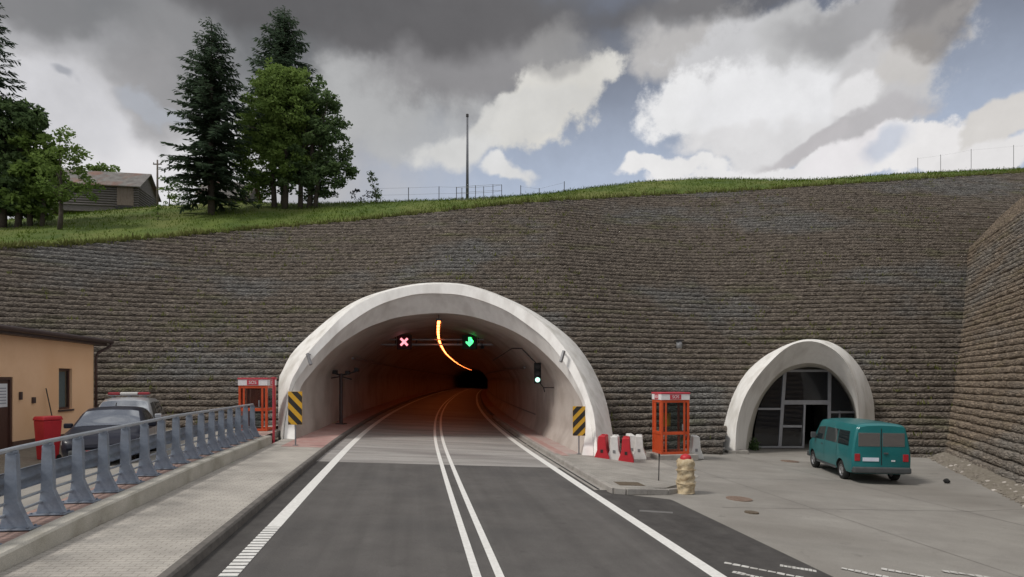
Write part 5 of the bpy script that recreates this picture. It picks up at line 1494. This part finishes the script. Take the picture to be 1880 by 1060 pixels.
# left clump
f = hillpt(-30, 418); k = F/f.y
spruce(f, (418+70)/k, 100/k, 'dark spruce cut off by the left edge of the photo', 15, .9, .2, .2)
f = hillpt(15, 418)
broadleaf(f, [(off(f,28,215), rad_(f,42,46)), (off(f,5,260), rad_(f,45,50)), (off(f,50,225), rad_(f,26,26)), (off(f,15,310), rad_(f,44,46)), (off(f,-15,360), rad_(f,50,40)), (off(f,35,350), rad_(f,40,40))], [(-.4,0,7,.2,.2),(.6,.1,7,.4,.18)], M['leaf_dark'], 'dark broadleaf tree beside the spruce at the left edge', 31, .18, 1.1)
f = hillpt(62, 416)
broadleaf(f, [(off(f,66,275), rad_(f,34,42)), (off(f,62,325), rad_(f,40,48)), (off(f,48,370), rad_(f,44,30)), (off(f,92,340), rad_(f,24,36))], [(-.3,0,6,-.1,.16),(.5,.1,6,.3,.14)], M['leaf_bright'], 'bushy green tree between the dark tree and the sparse young one', 32, .18, 1.2)
f = hillpt(109, 421)
broadleaf(f, [(off(f,118,268), rad_(f,26,34)), (off(f,138,295), rad_(f,20,34)), (off(f,98,300), rad_(f,24,34)), (off(f,112,345), rad_(f,36,26)), (off(f,148,335), rad_(f,26,20)), (off(f,165,350), rad_(f,16,18))], [(0,0,4.2,.2,.14)], M['leaf_mid'], 'sparse young tree with a clear trunk in front of the log barn', 33, .13, 1.0, cl_r=.5)
f = back(188, 384, 12)
broadleaf(f, [(off(f,172,322), rad_(f,24,18)), (off(f,200,318), rad_(f,16,14))], [(0,0,3,0,.12)], M['leaf_mid'], 'rounded tree showing above the roof of the log barn', 34, .18, 1.0, limbs=False)
f = hillpt(345, 386)
broadleaf(f, [(off(f,340,345), rad_(f,22,24)), (off(f,322,352), rad_(f,14,18)), (off(f,352,325), rad_(f,14,16))], [(0,0,2.6,-.1,.06),(.45,0,2.4,-.5,.05)], M['leaf_dark'], 'small thin stemmed tree beside the tall lone spruce', 35, .14, .7, cl_r=.45)
f = back(310, 384, 4)
broadleaf(f, [(off(f,308,345), rad_(f,16,22)), (off(f,318,368), rad_(f,14,14))], [(0,0,2,0,.05)], M['leaf_mid'], 'light bush behind the wooden pole', 36, .13, .7, name='garden_bush', cl_r=.45, limbs=False, group='bushes on the meadow')
f = hillpt(289, 404)
broadleaf(f, [(off(f,289,394), rad_(f,9,11)), (off(f,289,378), rad_(f,6,12))], [(0,0,1.2,0,.03)], M['leaf_mid'], 'tiny upright green bush on the meadow in front of the log barn', 41, .09, 1.5, cl_r=.22, limbs=False, name='small_bush', group='bushes on the meadow')
f = hillpt(690, 372)
broadleaf(f, [(off(f,693,362), rad_(f,13,8)), (off(f,690,347), rad_(f,11,10)), (off(f,684,332), rad_(f,8,9)), (off(f,681,322), rad_(f,4,6))], [(.05,0,2.2,-.35,.05)], M['leaf_dark'], 'small leaning dark tree on the skyline between the leafy clump and the mast', 42, .10, 1.1, cl_r=.3)
f = hillpt(662, 372)
broadleaf(f, [(off(f,660,358), rad_(f,22,10)), (off(f,678,360), rad_(f,14,10))], [(0,0,.6,0,.04)], M['leaf_grey'], 'low purplish grey bush beside the small leaning tree', 43, .10, 1.3, name='low_bush', cl_r=.3, limbs=False, group='bushes on the meadow')

# ------------------------------------------------------------------ barns
def barn(loc_, rz, L_, D_, hw_, hr_, label, door=True, oh=.45, stone=False):
    t = empty('log_barn', loc_, rz); tag(t, label, 'barn', 'old barns on the hilltop')
    mb = MB(); mb.box(-L_,0,0,D_,-.6,hw_); mb.prism([(0,hw_),(D_,hw_),(D_/2,hw_+hr_)], Matrix.Translation((0,0,0)) @ Matrix.Rotation(R(90),4,'Z'), .12)
    mb.prism([(0,hw_),(D_,hw_),(D_/2,hw_+hr_)], Matrix.Translation((-L_+.12,0,0)) @ Matrix.Rotation(R(90),4,'Z'), .12)
    w = mb.build('wall', M['wood'], t)
    mb = MB()
    for k_ in range(int(hw_/.26)): mb.tube([(-L_-.1,-.01,.1+.26*k_),(.1,-.01,.1+.26*k_)], .13, 6); 
    for k_ in range(int(hw_/.26)): mb.tube([(.01,-.1,.1+.26*k_),(.01,D_+.1,.1+.26*k_)], .13, 6)
    mb.build('logs', M['wood'], t, True)
    mb = MB(); sl_ = hr_/(D_/2)
    for s in (0, 1):
        y0, y1 = (-oh, D_/2) if s == 0 else (D_+oh, D_/2)
        z0, z1 = hw_ - sl_*oh, hw_ + hr_
        mb.add([(-L_-oh,y0,z0),(oh,y0,z0),(oh,y1,z1),(-L_-oh,y1,z1),(-L_-oh,y0,z0+.09),(oh,y0,z0+.09),(oh,y1,z1+.09),(-L_-oh,y1,z1+.09)], [(0,3,2,1),(4,5,6,7),(0,1,5,4),(1,2,6,5),(2,3,7,6),(3,0,4,7)])
    mb.build('roof', M['old_roof'], t)
    if door:
        mb = MB(); mb.box(-2.0,-.35,-.17,-.14,.15,hw_-.15); mb.build('door', M['wood_brown'], t)
        mb = MB(); mb.box(-2.1,-.3,-.3,-.12,-.35,-.02); mb.build('ramp', M['black'], t)
    return t
f = back(253, 384, 3.2); f.z += .25; k = F/f.y
barn(f, math.atan2(1.0, 6.0), 9.5, 4.6, 42/k, 32/k, 'grey weathered log barn with a rust stained roof standing left of the lone spruce')
f = back(452, 376, 6); f.z -= .1; k = F/f.y
barn(f, math.atan2(.6, 6.0), 82/k, 4.5, 14/k, 36/k, 'low old barn with a sagging grey roof half hidden behind the lone spruce', door=False)

# ------------------------------------------------------------------ poles, mast, fences
f = back(289, 380, 5)
t = empty('utility_pole', f); tag(t, 'thin wooden utility pole standing right of the log barn', 'utility pole'); hh = (PV-294)/F*f.y + H - f.z
mb = MB(); mb.tube([(0,0,-.3),(0,0,hh)], [.13,.08], 8); mb.build('pole', M['pole_wood'], t, True)
mb = MB(); mb.box(-.45,.45,-.05,.05,hh-.5,hh-.4); 
for x in (-.4,0,.4): mb.box(x-.03,x+.03,-.03,.03,hh-.4,hh-.25)
mb.build('crossarm', M['pole_wood'], t)
f = hillpt(858, 369); t = empty('steel_mast', f); tag(t, 'tall plain grey steel mast standing on the hilltop above the tunnel', 'mast'); hh = (PV-214)/F*f.y + H - f.z
mb = MB(); mb.tube([(0,0,-.3),(0,0,hh*.45),(0,0,hh)], [.15,.12,.09], 12); mb.build('pole', M['mast'], t, True)
mb = MB(); mb.lathe([(.001,hh+.22),(.13,hh+.2),(.13,hh-.05),(.001,hh-.06)], 12); mb.build('head', M['dark_steel'], t)
mb = MB(); mb.box(-.18,.18,-.18,.18,-.2,.12); mb.build('base', M['kerb'], t)
def fence(us_, hpx, label, name, wires=(.35,.7,.98), dY=0.0, wr=.008, pr_=.035):
    p0 = hillpt(us_[0], float(vsky(us_[0]))+1); t = empty(name, p0); tag(t, label, 'fence', 'wire fences on the hilltop')
    tops = []; proto_ = None
    for i, u in enumerate(us_):
        p = hillpt(u, float(vsky(u))+1); p = hillpt(u, Y=p.y + (dY[i] if isinstance(dY, (list, tuple)) else dY)); hh_ = (hpx[i] if isinstance(hpx, (list, tuple)) else hpx)/F*p.y
        mb = MB(); mb.tube([(0,0,-.25),(0,0,hh_)], pr_, 6); o = mb.build('post', M['dark_steel'], t); o.location = p - p0
        tops.append((p - p0, hh_))
    mb = MB()
    for w in wires: mb.tube([a + Vector((0,0,h*w)) for a, h in tops], wr, 4, cap=False)
    mb.build('wire', M['grey_steel'], t)
    return t
fence([690,750,806,838], [26,26,26,24], 'thin wire fence on the skyline left of the steel mast', 'wire_fence', (.5,.98), 2.0)
fence([838,848,873,888,905,921,905,873,838], 25, 'small square wire enclosure round the foot of the steel mast', 'fence_enclosure', (.1,.55,.98), [1,.2,.2,.2,.2,1,2.6,2.8,1.1], .012, .03)
fence([956,990,1036], [20,12,20], 'short run of fence posts on the skyline right of the steel mast', 'wire_fence', (.9,), 2.0, .006)
fence([1685,1727,1783,1861,1930], [30,34,42,46,46], 'tall thin fence posts on the skyline above the wing wall', 'wire_fence', (.95,), 1.5, .004, .02)
# ------------------------------------------------------------------ sky, sun, camera
SUN_EL, SUN_AZ = R(52), R(245)     # azimuth from +Y clockwise: light comes from the left, a little behind the camera
W = bpy.data.worlds.new('World'); SC.world = W; W.use_nodes = True
nt = W.node_tree; N, L = nt.nodes, nt.links
bg = N['Background']; bg.inputs['Strength'].default_value = .1
def mth(op, a, b=None, c=None, clamp=False):
    n = N.new('ShaderNodeMath'); n.operation = op; n.use_clamp = clamp
    for i, s in enumerate((a, b, c)):
        if s is None: continue
        if isinstance(s, (int, float)): n.inputs[i].default_value = s
        else: L.new(s, n.inputs[i])
    return n.outputs[0]
def mixc(a, b, f):
    x = N.new('ShaderNodeMix'); x.data_type = 'RGBA'
    for s, k in ((a, 'A'), (b, 'B')):
        if isinstance(s, tuple): x.inputs[k].default_value = (*s, 1)
        else: L.new(s, x.inputs[k])
    if isinstance(f, (int, float)): x.inputs['Factor'].default_value = f
    else: L.new(f, x.inputs['Factor'])
    return x.outputs['Result']
def sm(a, b, x):
    r = N.new('ShaderNodeMapRange'); r.interpolation_type = 'SMOOTHSTEP'
    r.inputs['From Min'].default_value = a; r.inputs['From Max'].default_value = b; L.new(x, r.inputs['Value']); return r.outputs['Result']
tc = N.new('ShaderNodeTexCoord'); sp = N.new('ShaderNodeSeparateXYZ'); L.new(tc.outputs['Generated'], sp.inputs[0])
X, Y_, Z = sp.outputs
az = mth('ARCTAN2', X, Y_)                                  # bearing from +Y
el = mth('ARCTAN2', Z, mth('SQRT', mth('ADD', mth('MULTIPLY', X, X), mth('MULTIPLY', Y_, Y_))))
sky = N.new('ShaderNodeTexSky'); sky.sky_type = 'NISHITA'; sky.sun_disc = False
sky.sun_elevation = SUN_EL; sky.sun_rotation = SUN_AZ; sky.air_density = 1.0; sky.dust_density = 2.5; sky.ozone_density = 1.5
def noise(scale, det, rough=.6, off=(0,0,0), st=(1,1,1)):
    mp = N.new('ShaderNodeMapping'); mp.inputs['Location'].default_value = off; mp.inputs['Scale'].default_value = st
    L.new(tc.outputs['Generated'], mp.inputs['Vector'])
    n = N.new('ShaderNodeTexNoise'); n.inputs['Scale'].default_value = scale; n.inputs['Detail'].default_value = det; n.inputs['Roughness'].default_value = rough
    L.new(mp.outputs[0], n.inputs['Vector']); return n
K = 10.0
def lin(r, g, b, k=1.0): return tuple(c*K*k for c in srgb(r, g, b))
# the clouds' outlines are pushed about by two scales of turbulence
def warp(a, e):
    global az_w, el_w
    for sc, amt in ((5.0, .11), (14.0, .055), (38.0, .022)):
        n = noise(sc, 3, .5, (sc, 2*sc, 1)); s_ = N.new('ShaderNodeSeparateColor'); L.new(n.outputs['Color'], s_.inputs[0])
        a = mth('ADD', a, mth('MULTIPLY', mth('SUBTRACT', s_.outputs[0], .5), amt*1.3))
        e = mth('ADD', e, mth('MULTIPLY', mth('SUBTRACT', s_.outputs[1], .5), amt))
    return a, e
az_w, el_w = warp(az, el)
# clear air: Nishita, greyed towards the pale blue of a hazy day
haze = mixc(lin(172,183,202), lin(114,120,134), sm(.28, .52, el))
col = mixc(sky.outputs['Color'], haze, .97)
nz = noise(7.0, 9, .62); nb = noise(2.2, 7, .55, (3,1,2)); nf = noise(16.0, 8, .65, (5,2,7)); nl = noise(3.2, 6, .55, (9,4,2))
dn = mth('SUBTRACT', nz.outputs['Fac'], .5); dl = mth('SUBTRACT', nl.outputs['Fac'], .5); df = mth('SUBTRACT', nf.outputs['Fac'], .5)
# broken cloud behind and overhead, unseen, made brighter and fuller to light the ground
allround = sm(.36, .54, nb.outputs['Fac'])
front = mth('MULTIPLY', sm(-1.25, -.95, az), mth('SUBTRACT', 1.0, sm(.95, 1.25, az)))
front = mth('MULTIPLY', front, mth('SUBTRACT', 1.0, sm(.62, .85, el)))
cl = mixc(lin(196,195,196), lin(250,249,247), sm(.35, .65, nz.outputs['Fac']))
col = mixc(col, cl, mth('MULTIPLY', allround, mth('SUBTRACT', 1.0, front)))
def cloud(u, v, ru, rv, rgb, soft=.25, amp=1.0, op=1.0, fine=.5, tilt=0.0):
    """one bank of cloud centred on a bearing and elevation, its edge broken by noise"""
    global col
    a0 = math.atan((u-PU)/F); d = math.hypot(1, (u-PU)/F); e0 = math.atan((PV-v)/F/d)
    ra = ru/F*math.cos(a0)**2; re = rv/F*math.cos(a0)
    da = mth('SUBTRACT', az_w, a0); de = mth('SUBTRACT', el_w, e0)
    if tilt: de = mth('SUBTRACT', de, mth('MULTIPLY', da, tilt))
    q = mth('SQRT', mth('ADD', mth('POWER', mth('ABSOLUTE', mth('DIVIDE', da, ra)), 2.0), mth('POWER', mth('ABSOLUTE', mth('DIVIDE', de, re)), 2.0)))
    w = mth('SUBTRACT', 1.0, q)
    w = mth('ADD', w, mth('MULTIPLY', dn, amp)); w = mth('ADD', w, mth('MULTIPLY', df, amp*fine))
    m = sm(-soft*.5, soft*.5, w)
    m = mth('MULTIPLY', m, op)
    col = mixc(col, lin(*rgb), m)
CL = [
 # left: bright overcast, dark bank above
 (300,190,540,350,(172,172,175),.9,.8,1,.3,0),
 (60,70,280,120,(163,163,166),1.0,.6,.9,.2,0),
 (40,0,300,36,(122,122,124),1.0,.6,.8,.3,0),
 (190,290,260,130,(214,213,215),1.3,1.2,1,.5,0),
 (120,200,150,70,(196,196,200),.7,1.0,.8,.4,0),
 (640,55,450,135,(110,112,115),1.1,.9,1,.3,0),
 (850,110,210,90,(136,135,137),.9,.9,1,.4,0),
 (330,120,100,110,(136,136,138),1.0,1.0,.9,.4,0),
 (290,185,60,60,(150,149,151),.9,1.2,.6,.4,0),
 (600,10,560,55,(92,91,93),.9,.6,.9,.3,0),
 (127,152,32,11,(146,149,157),1.0,1.0,.75,.4,0),
 (300,215,60,14,(166,170,178),.8,1.0,.8,.4,0),
 (640,175,130,55,(164,164,165),.7,1.2,.7,.4,.2),
 (700,215,170,60,(176,177,178),.7,1.2,.8,.4,-.1),
 # centre
 (1020,205,105,62,(206,204,199),.35,1.2,1,1.0,.35),
 (960,240,140,34,(200,199,196),.4,1.2,.9,.6,.2),
 (822,288,66,36,(202,202,201),.55,1.1,1,.6,0),
 (922,332,44,17,(210,210,210),.55,1.0,1,.6,0),
 (1030,105,60,50,(150,149,149),.7,1.2,.7,.5,0),
 # right: the big cumulus
 (1250,60,110,70,(158,157,158),.5,1.2,.85,.5,0),
 (1250,110,90,50,(184,182,181),.5,1.2,.8,.6,0),
 (1480,150,270,140,(192,192,194),.30,1.0,1,1.1,0),
 (1490,60,110,55,(184,184,185),.4,1.0,.9,.6,0),
 (1330,205,165,58,(224,224,225),.35,1.2,1,1.0,0),
 (1440,185,170,72,(224,224,226),.5,1.0,.9,.5,0),
 (1640,160,100,90,(188,187,188),.5,1.1,.9,.6,0),
 (1590,170,60,30,(222,221,222),.6,1.1,.8,.5,0),
 (1690,110,40,40,(190,187,184),.5,1.1,.8,.6,0),
 (1400,258,150,40,(212,211,212),.5,1.1,.9,.5,0),
 (1580,238,165,26,(178,176,178),.5,1.0,.95,.5,.12),
 (1490,262,110,18,(184,181,183),.6,1.0,.8,.5,.2),
 (1500,314,290,34,(222,221,222),.3,1.2,1,1.1,.02),
 (1600,285,140,30,(222,219,221),.5,1.1,.9,.5,0),
 (1240,322,95,17,(222,221,221),.35,1.1,1,1.0,0),
 (1740,275,115,50,(224,222,222),.3,1.3,1,1.1,0),
 (1650,278,46,20,(176,184,200),1.2,1.6,.7,.8,.3),
 (1866,235,56,46,(204,201,198),.35,1.2,1,.6,0),
 (1850,305,110,30,(216,214,214),.4,1.1,1,.6,0),
 (1740,36,75,45,(128,124,122),.6,1.2,.8,.5,0),
 (1640,10,200,26,(112,111,114),.9,1.0,.5,.5,0),
 (1300,12,240,26,(96,95,97),.9,1.0,.7,.5,0),
]
for c in CL: cloud(*c)
# light and shade inside the banks of cloud, from two scales of turbulence
shade = mth('ADD', 1.0, mth('ADD', mth('MULTIPLY', dn, .30), mth('MULTIPLY', df, .22)))
shn = N.new('ShaderNodeVectorMath'); shn.operation = 'SCALE'; L.new(col, shn.inputs[0]); L.new(shade, shn.inputs['Scale'])
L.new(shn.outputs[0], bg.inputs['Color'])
try: W.cycles.sampling_method = 'MANUAL'; W.cycles.sample_map_resolution = 512
except Exception: pass

sl = bpy.data.lights.new('sun', 'SUN'); sl.energy = SUN_STRENGTH; sl.angle = R(SUN_ANGLE); sl.color = (1, .955, .89)
so = bpy.data.objects.new('sun', sl); COL.objects.link(so)
sd = Vector((math.sin(SUN_AZ)*math.cos(SUN_EL), math.cos(SUN_AZ)*math.cos(SUN_EL), math.sin(SUN_EL)))
so.rotation_euler = (-sd).to_track_quat('-Z', 'Y').to_euler(); so.location = (0, 0, 40)

cam = bpy.data.cameras.new('camera'); co = bpy.data.objects.new('camera', cam); COL.objects.link(co)
co.location = (0, 0, H); co.rotation_euler = (R(90), 0, 0)
cam.sensor_width = 36; cam.lens = 36*F/1880; cam.shift_x = 0; cam.shift_y = (PV-530)/1880
cam.clip_start = .1; cam.clip_end = 3000
SC.camera = co
SC.view_settings.view_transform = 'Standard'; SC.view_settings.look = 'None'; SC.view_settings.gamma = 1; SC.view_settings.exposure = EXPOSURE
SC.render.resolution_x = 1024; SC.render.resolution_y = 577
SC.cycles.use_denoising = True; SC.cycles.max_bounces = 6; SC.cycles.diffuse_bounces = 4; SC.cycles.transparent_max_bounces = 12
SC.cycles.sample_clamp_indirect = 6
